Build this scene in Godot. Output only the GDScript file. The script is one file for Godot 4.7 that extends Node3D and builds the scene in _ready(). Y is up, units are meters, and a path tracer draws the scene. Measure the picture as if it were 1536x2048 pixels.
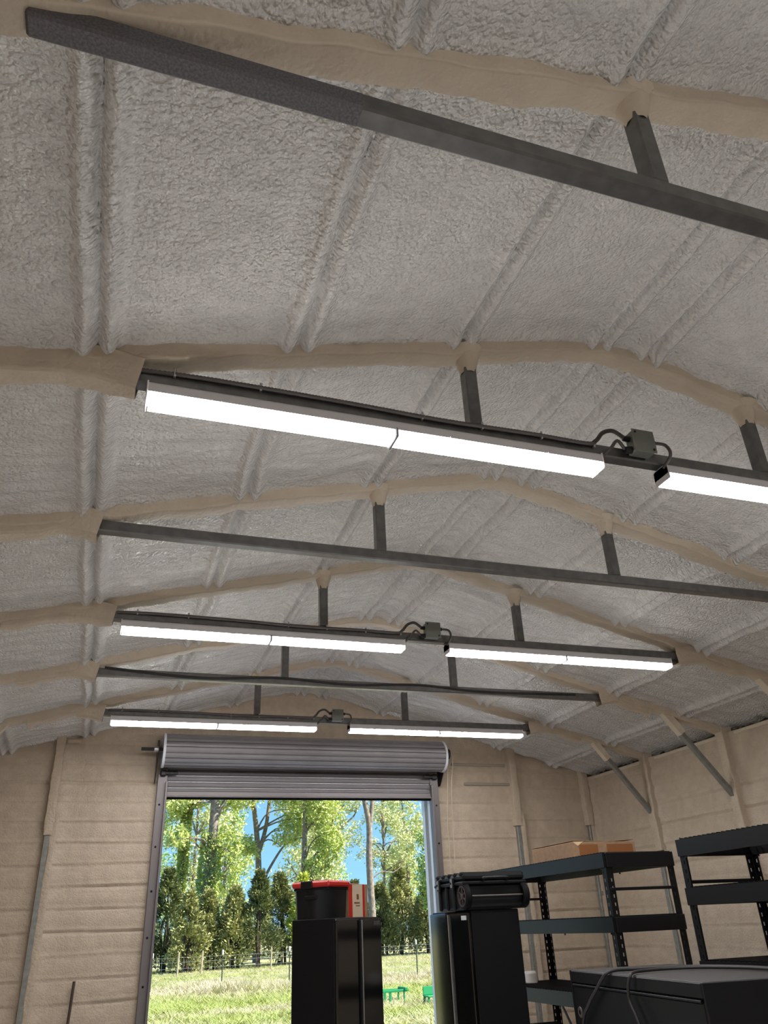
extends Node3D

# ---------------------------------------------------------------- measures of the building (metres)
const FRAME_GAP := 1.2194
const END_Z := -8.45          # inner face of the end wall with the rolling door
const BACK_Z := 3.80
const SIDE_X := 3.48          # inner face of the side walls
const ROOF_PEAK := 4.0
const SLOPE := 0.25
const CHORD_Y := 3.353

var M := {}
var used := {}
var rng := RandomNumberGenerator.new()
var wob := FastNoiseLite.new()
var fine := FastNoiseLite.new()

# ---------------------------------------------------------------- mesh builder
class MB:
	var v := PackedVector3Array()
	var n := PackedVector3Array()
	var uv := PackedVector2Array()
	var c := PackedColorArray()
	var ix := PackedInt32Array()
	func tri(a: Vector3, b: Vector3, d: Vector3) -> void:      # counter-clockwise seen from outside
		var m := (b - a).cross(d - a).normalized()
		var k := v.size()
		v.append(a); v.append(b); v.append(d)
		n.append(m); n.append(m); n.append(m)
		ix.append(k); ix.append(k + 2); ix.append(k + 1)
	func quad(a: Vector3, b: Vector3, d: Vector3, e: Vector3) -> void:
		var m := (d - a).cross(e - b).normalized()
		var k := v.size()
		v.append(a); v.append(b); v.append(d); v.append(e)
		n.append(m); n.append(m); n.append(m); n.append(m)
		ix.append_array(PackedInt32Array([k, k + 2, k + 1, k, k + 3, k + 2]))
	func face(p: Array, middle: Vector3) -> void:              # flat convex polygon turned away from middle
		var mid := Vector3.ZERO
		for q: Vector3 in p: mid += q
		mid /= p.size()
		var m: Vector3 = (p[1] - p[0]).cross(p[2] - p[0])
		var flip := m.dot(mid - middle) < 0.0
		for i in range(1, p.size() - 1):
			if flip: tri(p[0], p[i + 1], p[i])
			else: tri(p[0], p[i], p[i + 1])
	func box(mid: Vector3, size: Vector3, bevel := 0.0, turn := Basis.IDENTITY) -> void:
		var h := size * 0.5
		var b := minf(bevel, minf(h.x, minf(h.y, h.z)) * 0.95)
		if b <= 0.0:
			var q := []
			for i in 8:
				q.append(mid + turn * Vector3(h.x * (1 if i & 1 else -1), h.y * (1 if i & 2 else -1), h.z * (1 if i & 4 else -1)))
			for f: Array in [[0, 1, 3, 2], [4, 5, 7, 6], [0, 1, 5, 4], [2, 3, 7, 6], [0, 2, 6, 4], [1, 3, 7, 5]]:
				face([q[f[0]], q[f[1]], q[f[2]], q[f[3]]], mid)
			return
		var at := func(sx: int, sy: int, sz: int, k: int) -> Vector3:
			return mid + turn * Vector3(sx * (h.x - (0.0 if k == 0 else b)), sy * (h.y - (0.0 if k == 1 else b)), sz * (h.z - (0.0 if k == 2 else b)))
		for s in [-1, 1]:
			face([at.call(s, -1, -1, 0), at.call(s, 1, -1, 0), at.call(s, 1, 1, 0), at.call(s, -1, 1, 0)], mid)
			face([at.call(-1, s, -1, 1), at.call(1, s, -1, 1), at.call(1, s, 1, 1), at.call(-1, s, 1, 1)], mid)
			face([at.call(-1, -1, s, 2), at.call(1, -1, s, 2), at.call(1, 1, s, 2), at.call(-1, 1, s, 2)], mid)
			for t in [-1, 1]:
				face([at.call(s, t, -1, 0), at.call(s, t, 1, 0), at.call(s, t, 1, 1), at.call(s, t, -1, 1)], mid)
				face([at.call(s, -1, t, 0), at.call(s, 1, t, 0), at.call(s, 1, t, 2), at.call(s, -1, t, 2)], mid)
				face([at.call(-1, s, t, 1), at.call(1, s, t, 1), at.call(1, s, t, 2), at.call(-1, s, t, 2)], mid)
				for u in [-1, 1]:
					face([at.call(s, t, u, 0), at.call(s, t, u, 1), at.call(s, t, u, 2)], mid)
	func bar(a: Vector3, b: Vector3, w: float, h: float, bevel := 0.004, up := Vector3.UP) -> void:   # rectangular bar from a to b, h measured along up
		var z := (b - a).normalized()
		if absf(z.dot(up)) > 0.98: up = Vector3.RIGHT
		var x := up.cross(z).normalized()
		box((a + b) * 0.5, Vector3(w, h, a.distance_to(b)), bevel, Basis(x, z.cross(x), z))
	func sweep(rings: Array, normals: Array, closed := true, caps := true) -> void:   # rings of equal length, smooth
		var m: int = rings[0].size()
		var k := v.size()
		for i in rings.size():
			for j in m:
				v.append(rings[i][j]); n.append(normals[i][j])
		for i in rings.size() - 1:
			for j in (m if closed else m - 1):
				var a := k + i * m + j
				var b := k + i * m + (j + 1) % m
				var e := a + m
				var d := b + m
				var fn: Vector3 = (v[b] - v[a]).cross(v[e] - v[a])
				if fn.dot(n[a]) < 0: ix.append_array(PackedInt32Array([a, b, d, a, d, e]))
				else: ix.append_array(PackedInt32Array([a, d, b, a, e, d]))
		if caps:
			for i: int in [0, rings.size() - 1]:
				var mid := Vector3.ZERO
				for q: Vector3 in rings[i]: mid += q
				mid /= m
				var other: Vector3 = rings[1][0] if i == 0 else rings[rings.size() - 2][0]
				var inward: Vector3 = other - rings[i][0]
				for j in m:
					face([mid, rings[i][j], rings[i][(j + 1) % m]], mid + inward)
	func tube(p: Array, r, sides := 8, caps := true) -> void:
		var rings := []
		var norms := []
		var up := Vector3.UP
		var last: Vector3
		for i in p.size():
			var t: Vector3 = (p[mini(i + 1, p.size() - 1)] - p[maxi(i - 1, 0)]).normalized()
			var x: Vector3
			if i == 0:
				if absf(t.dot(up)) > 0.9: up = Vector3.FORWARD
				x = up.cross(t).normalized()
			else:
				x = (last - t * last.dot(t)).normalized()
			last = x
			var y := t.cross(x)
			var ring := []
			var nn := []
			var rr: float = r[i] if r is Array else r
			for j in sides:
				var a := TAU * j / sides
				var d := x * cos(a) + y * sin(a)
				ring.append(p[i] + d * rr); nn.append(d)
			rings.append(ring); norms.append(nn)
		sweep(rings, norms, true, caps)
	func lathe(prof: Array, at: Transform3D, sides := 24) -> void:        # profile of Vector2(radius, height) from bottom to top
		for i in prof.size() - 1:
			var a: Vector2 = prof[i]
			var b: Vector2 = prof[i + 1]
			var k := v.size()
			var d := (b - a).normalized()
			for j in sides + 1:
				var t := TAU * j / sides
				var o := Vector3(cos(t), 0, sin(t))
				var nn := (at.basis * (o * d.y - Vector3.UP * d.x)).normalized()
				v.append(at * (o * a.x + Vector3.UP * a.y)); v.append(at * (o * b.x + Vector3.UP * b.y))
				n.append(nn); n.append(nn)
			for j in sides:
				var q := k + j * 2
				ix.append_array(PackedInt32Array([q, q + 2, q + 1, q + 1, q + 2, q + 3]))
	func prism(poly: PackedVector2Array, at: Transform3D, depth: float) -> void:   # polygon in xy, extruded along z
		var t := Geometry2D.triangulate_polygon(poly)
		var mid := Vector2.ZERO
		for q in poly: mid += q
		mid /= poly.size()
		for s: float in [0.0, depth]:
			for i in range(0, t.size(), 3):
				face([at * Vector3(poly[t[i]].x, poly[t[i]].y, s), at * Vector3(poly[t[i + 1]].x, poly[t[i + 1]].y, s), at * Vector3(poly[t[i + 2]].x, poly[t[i + 2]].y, s)], at * Vector3(mid.x, mid.y, depth * 0.5))
		var cw := Geometry2D.is_polygon_clockwise(poly)
		for i in poly.size():
			var a := poly[i]
			var b := poly[(i + 1) % poly.size()]
			if cw:
				var h := a; a = b; b = h
			quad(at * Vector3(a.x, a.y, 0), at * Vector3(b.x, b.y, 0), at * Vector3(b.x, b.y, depth), at * Vector3(a.x, a.y, depth))
	func grid(pts: PackedVector3Array, uvs: PackedVector2Array, w: int, h: int, outward: Vector3, hole := PackedByteArray()) -> void:   # w columns, h rows of points; smooth
		var k := v.size()
		var nn := PackedVector3Array()
		nn.resize(pts.size())
		for j in h:
			for i in w:
				var dx := pts[j * w + mini(i + 1, w - 1)] - pts[j * w + maxi(i - 1, 0)]
				var dy := pts[mini(j + 1, h - 1) * w + i] - pts[maxi(j - 1, 0) * w + i]
				var m := dx.cross(dy).normalized()
				nn[j * w + i] = m if m.dot(outward) > 0 else -m
		var sample := (pts[1] - pts[0]).cross(pts[w] - pts[0])
		var flip := sample.dot(outward) < 0
		v.append_array(pts); n.append_array(nn); uv.append_array(uvs)
		for j in h - 1:
			for i in w - 1:
				if hole.size() and hole[j * w + i]: continue
				var a := k + j * w + i
				if flip: ix.append_array(PackedInt32Array([a, a + 1, a + w + 1, a, a + w + 1, a + w]))
				else: ix.append_array(PackedInt32Array([a, a + w + 1, a + 1, a, a + w, a + w + 1]))
	func mesh() -> ArrayMesh:
		var a := []
		a.resize(Mesh.ARRAY_MAX)
		a[Mesh.ARRAY_VERTEX] = v
		a[Mesh.ARRAY_NORMAL] = n
		if uv.size() == v.size(): a[Mesh.ARRAY_TEX_UV] = uv
		if c.size() == v.size(): a[Mesh.ARRAY_COLOR] = c
		a[Mesh.ARRAY_INDEX] = ix
		var m := ArrayMesh.new()
		m.add_surface_from_arrays(Mesh.PRIMITIVE_TRIANGLES, a)
		return m

# ---------------------------------------------------------------- nodes
func numbered(called: String) -> String:
	if not used.has(called):
		used[called] = 0
		return called
	used[called] += 1
	return "%s_%03d" % [called, used[called]]

func tag(o: Node, label: String, category: String, group := "", kind := "") -> void:
	if label: o.set_meta("label", label)
	if category: o.set_meta("category", category)
	if group: o.set_meta("group", group)
	if kind: o.set_meta("kind", kind)

func thing(called: String, label: String, category: String, at := Vector3.ZERO, turn := 0.0, group := "") -> Node3D:
	var o := Node3D.new()
	o.name = numbered(called)
	add_child(o)
	o.position = at
	o.rotation.y = turn
	tag(o, label, category, group)
	return o

func setting(called: String, label: String, category: String) -> Node3D:
	var o := thing(called, label, category)
	o.set_meta("kind", "structure")
	return o

func part(parent: Node, called: String, shape, material: Material, label := "") -> MeshInstance3D:
	var o := MeshInstance3D.new()
	o.name = called
	o.mesh = shape.mesh() if shape is MB else shape
	o.material_override = material
	parent.add_child(o, true)
	if label: o.set_meta("label", label)
	return o

# ---------------------------------------------------------------- materials
func noise_image(seed_: int, kind: int, freq: float, size := 512, octaves := 3) -> Image:
	var f := FastNoiseLite.new()
	f.seed = seed_
	f.noise_type = kind as FastNoiseLite.NoiseType
	f.frequency = freq
	f.fractal_octaves = octaves
	if kind == FastNoiseLite.TYPE_CELLULAR:
		f.cellular_return_type = FastNoiseLite.RETURN_DISTANCE
	return f.get_seamless_image(size, size)

func tinted(im: Image, lo: Color, hi: Color) -> ImageTexture:
	var o := Image.create(im.get_width(), im.get_height(), false, Image.FORMAT_RGB8)
	for y in im.get_height():
		for x in im.get_width():
			o.set_pixel(x, y, lo.lerp(hi, im.get_pixel(x, y).r))
	return ImageTexture.create_from_image(o)

func mat(called: String, color: Color, rough := 0.6, metal := 0.0, specular := 0.5) -> StandardMaterial3D:
	var m := StandardMaterial3D.new()
	m.resource_name = called
	m.albedo_color = color
	m.roughness = rough
	m.metallic = metal
	m.metallic_specular = specular
	M[called] = m
	return m

func triplanar(m: StandardMaterial3D, scale_: float) -> void:
	m.uv1_triplanar = true
	m.uv1_world_triplanar = true
	m.uv1_scale = Vector3.ONE * scale_

func make_materials() -> void:
	# popcorn relief of the sprayed foam skin: cells and fine grain added together
	var cells := noise_image(3, FastNoiseLite.TYPE_CELLULAR, 0.042, 512, 2)
	var grain := noise_image(5, FastNoiseLite.TYPE_SIMPLEX_SMOOTH, 0.055, 512, 4)
	var relief := Image.create(512, 512, false, Image.FORMAT_RGB8)
	for y in 512:
		for x in 512:
			var q := (1.0 - cells.get_pixel(x, y).r) * 0.68 + grain.get_pixel(x, y).r * 0.32
			relief.set_pixel(x, y, Color(q, q, q))
	var relief_t := ImageTexture.create_from_image(relief)
	var blotch := noise_image(9, FastNoiseLite.TYPE_SIMPLEX_SMOOTH, 0.012, 256, 4)
	var bumps: Image = relief.duplicate()
	bumps.bump_map_to_normal_map(6.0)
	var bumps_t := ImageTexture.create_from_image(bumps)
	var roof_skin := [Color8(212, 209, 205), Color8(224, 221, 217)]
	var wall_skin := [Color8(171, 154, 135), Color8(185, 168, 148)]
	var trim_skin := [Color8(190, 175, 156), Color8(204, 189, 168)]
	for k: Array in [["foam_roof", roof_skin, 0.2, 2.0], ["foam_wall", wall_skin, 0.5, 0.45]]:
		var m := mat(k[0], Color.WHITE, k[2])
		m.albedo_texture = tinted(blotch, k[1][0], k[1][1])
		m.heightmap_enabled = true
		m.heightmap_texture = relief_t
		m.heightmap_scale = k[3]
		m.uv1_scale = Vector3(2.1, 2.1, 2.1)
	for k: Array in [["foam_trim", trim_skin], ["foam_lump", wall_skin]]:
		var m := mat(k[0], Color.WHITE, 0.5)
		m.albedo_texture = tinted(blotch, k[1][0], k[1][1])
		m.normal_enabled = true
		m.normal_texture = bumps_t
		m.normal_scale = 0.8
		triplanar(m, 1.4)
	# galvanised steel: faint spangle and scuffs
	var spangle := noise_image(21, FastNoiseLite.TYPE_CELLULAR, 0.06, 256, 2)
	var scuff := noise_image(23, FastNoiseLite.TYPE_SIMPLEX_SMOOTH, 0.03, 256, 5)
	var g := mat("steel", Color.WHITE, 0.32, 0.65)
	g.albedo_texture = tinted(scuff, Color8(100, 98, 97), Color8(120, 118, 116))
	g.roughness_texture = tinted(spangle, Color(0.9, 0.9, 0.9), Color(1, 1, 1))
	triplanar(g, 1.6)
	var gv := mat("galvanised", Color.WHITE, 0.5, 0.45)
	gv.albedo_texture = tinted(scuff, Color8(124, 123, 117), Color8(146, 145, 139))
	triplanar(gv, 2.2)
	var os := mat("oversprayed_steel", Color.WHITE, 0.5, 0.5)
	os.albedo_texture = tinted(noise_image(27, FastNoiseLite.TYPE_SIMPLEX_SMOOTH, 0.09, 256, 5), Color8(84, 82, 86), Color8(124, 121, 122))
	triplanar(os, 5.0)
	mat("smeared_steel", Color8(146, 136, 124), 0.6)
	mat("dark_steel", Color8(52, 50, 50), 0.5, 0.6)
	var dg := mat("door_grey", Color.WHITE, 0.34, 0.25)
	dg.albedo_texture = tinted(blotch, Color8(128, 124, 126), Color8(140, 136, 138))
	triplanar(dg, 0.8)
	mat("guide_grey", Color8(112, 106, 106), 0.45, 0.5)
	mat("light_housing", Color8(206, 202, 204), 0.5)
	var lens := mat("lens_glow", Color8(250, 250, 248), 0.4)
	lens.emission_enabled = true
	lens.emission = Color(1.0, 0.995, 0.985)
	lens.emission_energy_multiplier = 21.0
	mat("cable_black", Color8(34, 31, 30), 0.55)
	mat("armour", Color8(92, 86, 84), 0.45, 0.5)
	mat("box_metal", Color8(126, 128, 122), 0.45, 0.6)
	mat("black_paint", Color8(7, 7, 8), 0.22, 0.0, 0.45)
	mat("black_gloss", Color8(8, 8, 9), 0.14, 0.0, 0.7)
	mat("black_rack", Color8(12, 12, 15), 0.45, 0.0, 0.35)
	mat("black_matte", Color8(6, 6, 7), 0.65, 0.0, 0.3)
	mat("black_plastic", Color8(10, 10, 11), 0.5, 0.0, 0.35)
	mat("aluminium", Color8(176, 176, 176), 0.3, 0.9)
	mat("latch_grey", Color8(120, 120, 122), 0.5)
	mat("rust_wheel", Color8(62, 50, 46), 0.6)
	var dt := mat("dusty_black", Color.WHITE, 0.55)
	var dust := noise_image(41, FastNoiseLite.TYPE_SIMPLEX_SMOOTH, 0.11, 512, 5)
	var di := Image.create(512, 512, false, Image.FORMAT_RGB8)
	var dr := RandomNumberGenerator.new()
	dr.seed = 77
	for y in 512:
		for x in 512:
			var q: float = dust.get_pixel(x, y).r
			di.set_pixel(x, y, Color8(34, 30, 31).lerp(Color8(72, 62, 58), clampf((q - 0.35) * 1.6, 0, 1)))
	for i in 700:
		di.set_pixel(dr.randi() % 512, dr.randi() % 512, Color8(168, 156, 144))
	dt.albedo_texture = ImageTexture.create_from_image(di)
	triplanar(dt, 1.1)
	mat("red_plastic", Color8(176, 28, 16), 0.45)
	var kraft := mat("cardboard", Color.WHITE, 0.85)
	kraft.albedo_texture = tinted(noise_image(31, FastNoiseLite.TYPE_SIMPLEX_SMOOTH, 0.05, 256, 4), Color8(130, 102, 78), Color8(148, 118, 91))
	triplanar(kraft, 1.4)
	mat("tape_brown", Color8(124, 80, 46), 0.35)
	mat("flap_pale", Color8(206, 176, 138), 0.85)
	mat("label_pale", Color8(190, 170, 145), 0.8)
	mat("white_plastic", Color8(214, 206, 200), 0.5)
	mat("badge_white", Color8(200, 200, 204), 0.5)
	mat("badge_dark", Color8(60, 60, 60), 0.5)
	mat("rope", Color8(188, 172, 150), 0.9)
	var con := mat("concrete", Color.WHITE, 0.7)
	con.albedo_texture = tinted(noise_image(51, FastNoiseLite.TYPE_SIMPLEX_SMOOTH, 0.02, 256, 5), Color8(188, 187, 185), Color8(208, 207, 205))
	triplanar(con, 0.4)
	mat("broom_wood", Color8(58, 42, 32), 0.6)
	mat("siding", Color8(196, 192, 184), 0.5, 0.2)
	mat("trim_white", Color8(206, 208, 214), 0.45)
	mat("green_paint", Color8(24, 140, 84), 0.5)
	mat("post_green", Color8(46, 58, 48), 0.6)
	mat("post_white", Color8(222, 220, 214), 0.6)
	mat("fence_wire", Color8(176, 176, 170), 0.4, 0.6)
	var bark := mat("bark", Color.WHITE, 0.9)
	bark.albedo_texture = tinted(noise_image(61, FastNoiseLite.TYPE_SIMPLEX_SMOOTH, 0.05, 256, 5), Color8(98, 88, 80), Color8(176, 166, 156))
	triplanar(bark, 0.35)
	mat("bark_dark", Color8(70, 60, 50), 0.9)
	for k: String in ["leaf", "needle", "grass_blade"]:
		var m := mat(k, Color.WHITE, 0.6)
		m.vertex_color_use_as_albedo = true
		m.backlight_enabled = true
		m.backlight = Color(0.5, 0.5, 0.3) if k != "needle" else Color(0.2, 0.2, 0.12)
		m.cull_mode = BaseMaterial3D.CULL_DISABLED

# ---------------------------------------------------------------- the building
func soft(x: float) -> float:
	return sqrt(x * x + 0.02)

func roof_y(x: float) -> float:
	return ROOF_PEAK - SLOPE * soft(x)

func frame_z(k: int) -> float:
	return -1.140 - FRAME_GAP * (k - 1)

const PURLINS := [-2.92, -2.2, -1.48, -0.78, -0.06, 0.2, 0.87, 1.58, 2.3, 3.02]

func bump(d: float, w: float) -> float:
	return exp(-(d * d) / (w * w))

func foam_relief(x: float, z: float) -> float:      # how far the sprayed skin hangs below the roof sheet
	var h := 0.0
	var ridge := 0.0
	var wv := wob.get_noise_2d(x * 40.0, z * 40.0)
	# hat channels running the length of the building, buried as double ridges
	for k in PURLINS.size():
		var px: float = PURLINS[k] + 0.014 * wob.get_noise_2d(k * 91.0, z * 55.0)
		var d := x - px
		if absf(d) < 0.3:
			ridge = maxf(ridge, bump(d, 0.085))
			var wide := 0.85 + 0.3 * wob.get_noise_2d(z * 90.0, k * 37.0)
			h += 0.010 * bump(d, 0.09) + 0.040 * wide * bump(d - 0.042, 0.026) + 0.034 * bump(d + 0.042, 0.025) - 0.020 * bump(d - 0.002, 0.009)
	# low ribs of the roof sheet, running up the slope
	var rz := fposmod(z + 0.05 * wv, 0.2286) - 0.1143
	h += 0.0045 * bump(rz, 0.016) * (0.6 + 0.5 * fine.get_noise_2d(x * 60.0, floor(z / 0.2286) * 31.0))
	# foam drawn up against the frames
	var fz := fposmod(z - frame_z(1) + FRAME_GAP * 0.5, FRAME_GAP) - FRAME_GAP * 0.5
	h += 0.020 * bump(absf(fz) - 0.05, 0.03)
	# sweeps of the spray gun and lumps
	h += 0.010 * wv
	h += (1.0 - 0.85 * ridge) * lerpf(0.004, 0.016, clampf((-z - 1.8) / 2.0, 0.0, 1.0)) * fine.get_noise_2d(x * 70.0 + 40.0 * wv, z * 520.0 + 90.0 * wob.get_noise_2d(x * 30.0, z * 12.0))
	h += 0.0040 * fine.get_noise_2d(x * 420.0, z * 420.0)
	return h

func make_ceiling() -> void:
	var c := setting("ceiling", "cream sprayed-foam ceiling of two slopes with buried ridges", "ceiling")
	var m := MB.new()
	var xs := []
	var x := -3.62
	while x < 3.63:
		xs.append(x)
		var near := 1.0
		for q: float in PURLINS: near = minf(near, absf(x - q))
		x += 0.009 if near < 0.09 else 0.03
	var zs := []
	var z := END_Z - 0.06
	while z < BACK_Z + 0.06:
		zs.append(z)
		z += 0.021 if z < -0.5 else 0.09
	var pts := PackedVector3Array()
	var uvs := PackedVector2Array()
	for zz: float in zs:
		for xx: float in xs:
			pts.append(Vector3(xx, roof_y(xx) - foam_relief(xx, zz), zz))
			uvs.append(Vector2(xx, zz))
	m.grid(pts, uvs, xs.size(), zs.size(), Vector3.DOWN)
	part(c, "foam_skin", m, M.foam_roof)
	var r := MB.new()
	var y0 := ROOF_PEAK + 0.06
	var drop := 3.85 * SLOPE
	r.prism(PackedVector2Array([Vector2(-3.85, y0 - drop), Vector2(0, y0), Vector2(3.85, y0 - drop), Vector2(3.85, y0 - drop + 0.04), Vector2(0, y0 + 0.04), Vector2(-3.85, y0 - drop + 0.04)]), Transform3D(Basis.IDENTITY, Vector3(0, 0, END_Z - 0.3)), BACK_Z - END_Z + 0.6)
	part(c, "roof_sheet", r, M.siding)

func course_relief(y: float, along: float, seed_: float) -> float:   # foam over horizontal siding ribs: a sag line every 18 cm
	var yy := y + 0.012 * wob.get_noise_2d(along * 25.0, seed_ + floor(y / 0.185) * 50.0)
	var d := fposmod(yy, 0.185) - 0.0925
	var deep := 0.75 + 0.6 * wob.get_noise_2d(along * 30.0 + 500.0, floor(yy / 0.185) * 80.0 + seed_)
	return 0.003 * cos(d / 0.185 * TAU) - 0.015 * deep * bump(absf(d) - 0.0925, 0.006) + 0.008 * deep * bump(d + 0.074, 0.012) + 0.007 * wob.get_noise_2d(along * 40.0, y * 40.0 + seed_) + 0.003 * fine.get_noise_2d(along * 330.0, y * 330.0 + seed_)

func make_walls() -> void:
	# end wall with the door opening
	var w := setting("wall_end", "cream foam-sprayed end wall around the rolling door", "wall")
	var m := MB.new()
	var xs := []
	var x := -3.60
	while x < 3.61:
		xs.append(x); x += 0.04
	var ys := []
	var y := 0.0
	while y < 4.06:
		ys.append(y); y += 0.0135
	var pts := PackedVector3Array()
	var uvs := PackedVector2Array()
	var hole := PackedByteArray()
	hole.resize(xs.size() * ys.size())
	for j in ys.size():
		for i in xs.size():
			var xx: float = xs[i]
			var yy: float = ys[j]
			var lift := 0.028 * (bump(xx + 2.40, 0.07) + bump(xx - 2.53, 0.07))
			pts.append(Vector3(xx, yy, END_Z + course_relief(yy, xx, 0.0) * clampf((3.55 - yy) * 2.0, 0.25, 1.0) + lift))
			uvs.append(Vector2(xx, yy))
			var inside := xx > -1.48 and xx < 1.44 and yy < 3.1
			hole[j * xs.size() + i] = 1 if inside or yy > roof_y(xx) + 0.05 else 0
	m.grid(pts, uvs, xs.size(), ys.size(), Vector3.BACK, hole)
	part(w, "foam_skin", m, M.foam_wall)
	var s := MB.new()
	s.prism(PackedVector2Array([Vector2(-3.75, 0), Vector2(-1.415, 0), Vector2(-1.415, 3.0), Vector2(1.43, 3.0), Vector2(1.43, 0), Vector2(3.75, 0), Vector2(3.75, 3.13), Vector2(0, 4.06), Vector2(-3.75, 3.13)]), Transform3D(Basis.IDENTITY, Vector3(0, 0, END_Z - 0.17)), 0.10)
	part(w, "siding", s, M.siding)
	var jt := MB.new()
	for sx: float in [-1.43, 1.445]:
		jt.box(Vector3(sx, 1.5, END_Z - 0.13), Vector3(0.03, 3.0, 0.24), 0.003)
	part(w, "jamb_trim", jt, M.trim_white)
	# side walls
	for side: float in [1.0, -1.0]:
		var sw := setting("wall_right" if side > 0 else "wall_left", "cream foam-sprayed %s side wall with sagging horizontal courses" % ("right" if side > 0 else "left"), "wall")
		var g := MB.new()
		var p := PackedVector3Array()
		var u := PackedVector2Array()
		var zs := []
		var z := END_Z - 0.08
		while z < BACK_Z + 0.1:
			zs.append(z); z += 0.045 if z < -3.0 and side > 0 else 0.2
		var hs := []
		y = 0.0
		while y < 3.075:
			hs.append(y); y += 0.0145 if side > 0 else 0.037
		for yy: float in hs:
			for zz: float in zs:
				var fz := fposmod(zz - frame_z(1) + FRAME_GAP * 0.5, FRAME_GAP) - FRAME_GAP * 0.5
				p.append(Vector3(side * (SIDE_X - course_relief(yy, zz, 300.0 * side) - 0.035 * bump(fz - 0.03, 0.08) * clampf((yy - 1.7) * 2.0, 0.3, 1.0)), yy, zz))
				u.append(Vector2(zz, yy))
		g.grid(p, u, zs.size(), hs.size(), Vector3(-side, 0, 0))
		part(sw, "foam_skin", g, M.foam_wall)
		var lip := MB.new()      # raw top edge of the foam below the eave gap
		lip.box(Vector3(side * (SIDE_X + 0.06), 3.055, (BACK_Z + END_Z) / 2), Vector3(0.14, 0.03, BACK_Z - END_Z), 0.004)
		part(sw, "foam_edge", lip, M.foam_trim)
		var rail := MB.new()
		rail.box(Vector3(side * (SIDE_X + 0.12), 3.09, (BACK_Z + END_Z) / 2), Vector3(0.06, 0.07, BACK_Z - END_Z), 0.004)
		part(sw, "eave_rail", rail, M.dark_steel)
		var sh := MB.new()
		sh.box(Vector3(side * (SIDE_X + 0.22), 1.6, (BACK_Z + END_Z) / 2), Vector3(0.08, 3.22, BACK_Z - END_Z + 0.3))
		part(sw, "siding", sh, M.siding)
	var bw := setting("wall_back", "cream foam-sprayed wall behind the viewer", "wall")
	var b := MB.new()
	b.prism(PackedVector2Array([Vector2(-3.7, 0), Vector2(3.7, 0), Vector2(3.7, 3.12), Vector2(0, 4.05), Vector2(-3.7, 3.12)]), Transform3D(Basis.IDENTITY, Vector3(0, 0, BACK_Z)), 0.15)
	part(bw, "foam_skin", b, M.foam_lump)
	var fl := setting("floor", "grey concrete slab floor", "floor")
	var f := MB.new()
	f.box(Vector3(0, -0.1, (BACK_Z + END_Z) / 2), Vector3(7.7, 0.2, BACK_Z - END_Z + 0.5), 0.01)
	part(fl, "slab", f, M.concrete)

func foam_run(m: MB, pts: Array, half_w: float, depth: float, seed_: float, top_dir := Vector3.UP, zaxis := Vector3.BACK) -> void:   # lumpy foam sleeve along a polyline, hanging below pts
	var rings := []
	var norms := []
	for i in pts.size():
		var q: Vector3 = pts[i]
		var t: Vector3 = (pts[mini(i + 1, pts.size() - 1)] - pts[maxi(i - 1, 0)]).normalized()
		var up := (top_dir - t * top_dir.dot(t)).normalized()
		var a := wob.get_noise_2d(i * 6.0, seed_)
		var b := wob.get_noise_2d(i * 6.0 + 300, seed_ + 40)
		var e := fine.get_noise_2d(i * 25.0, seed_)
		var w := half_w * (1.0 + 0.22 * a + 0.12 * e)
		var dd := depth * (1.0 + 0.16 * b + 0.10 * e)
		var prof := [Vector2(-w * 1.4, 0.02), Vector2(-w * 1.06, -dd * 0.25), Vector2(-w * 1.02, -dd * 0.84), Vector2(-w * 0.88, -dd), Vector2(w * 0.88, -dd), Vector2(w * 1.02, -dd * 0.84), Vector2(w * 1.06, -dd * 0.25), Vector2(w * 1.4, 0.02)]
		var ring := []
		var nn := []
		for k in prof.size():
			var pv: Vector2 = prof[k]
			ring.append(q + zaxis * pv.x + up * pv.y)
			var pa: Vector2 = prof[maxi(k - 1, 0)]
			var pb: Vector2 = prof[mini(k + 1, prof.size() - 1)]
			var tn := (pb - pa).normalized()
			nn.append((zaxis * tn.y - up * tn.x).normalized() * (-1.0 if (zaxis * tn.y - up * tn.x).dot(zaxis * pv.x + up * (pv.y + 0.03)) < 0 else 1.0))
		rings.append(ring); norms.append(nn)
	m.sweep(rings, norms, false, false)

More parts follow.
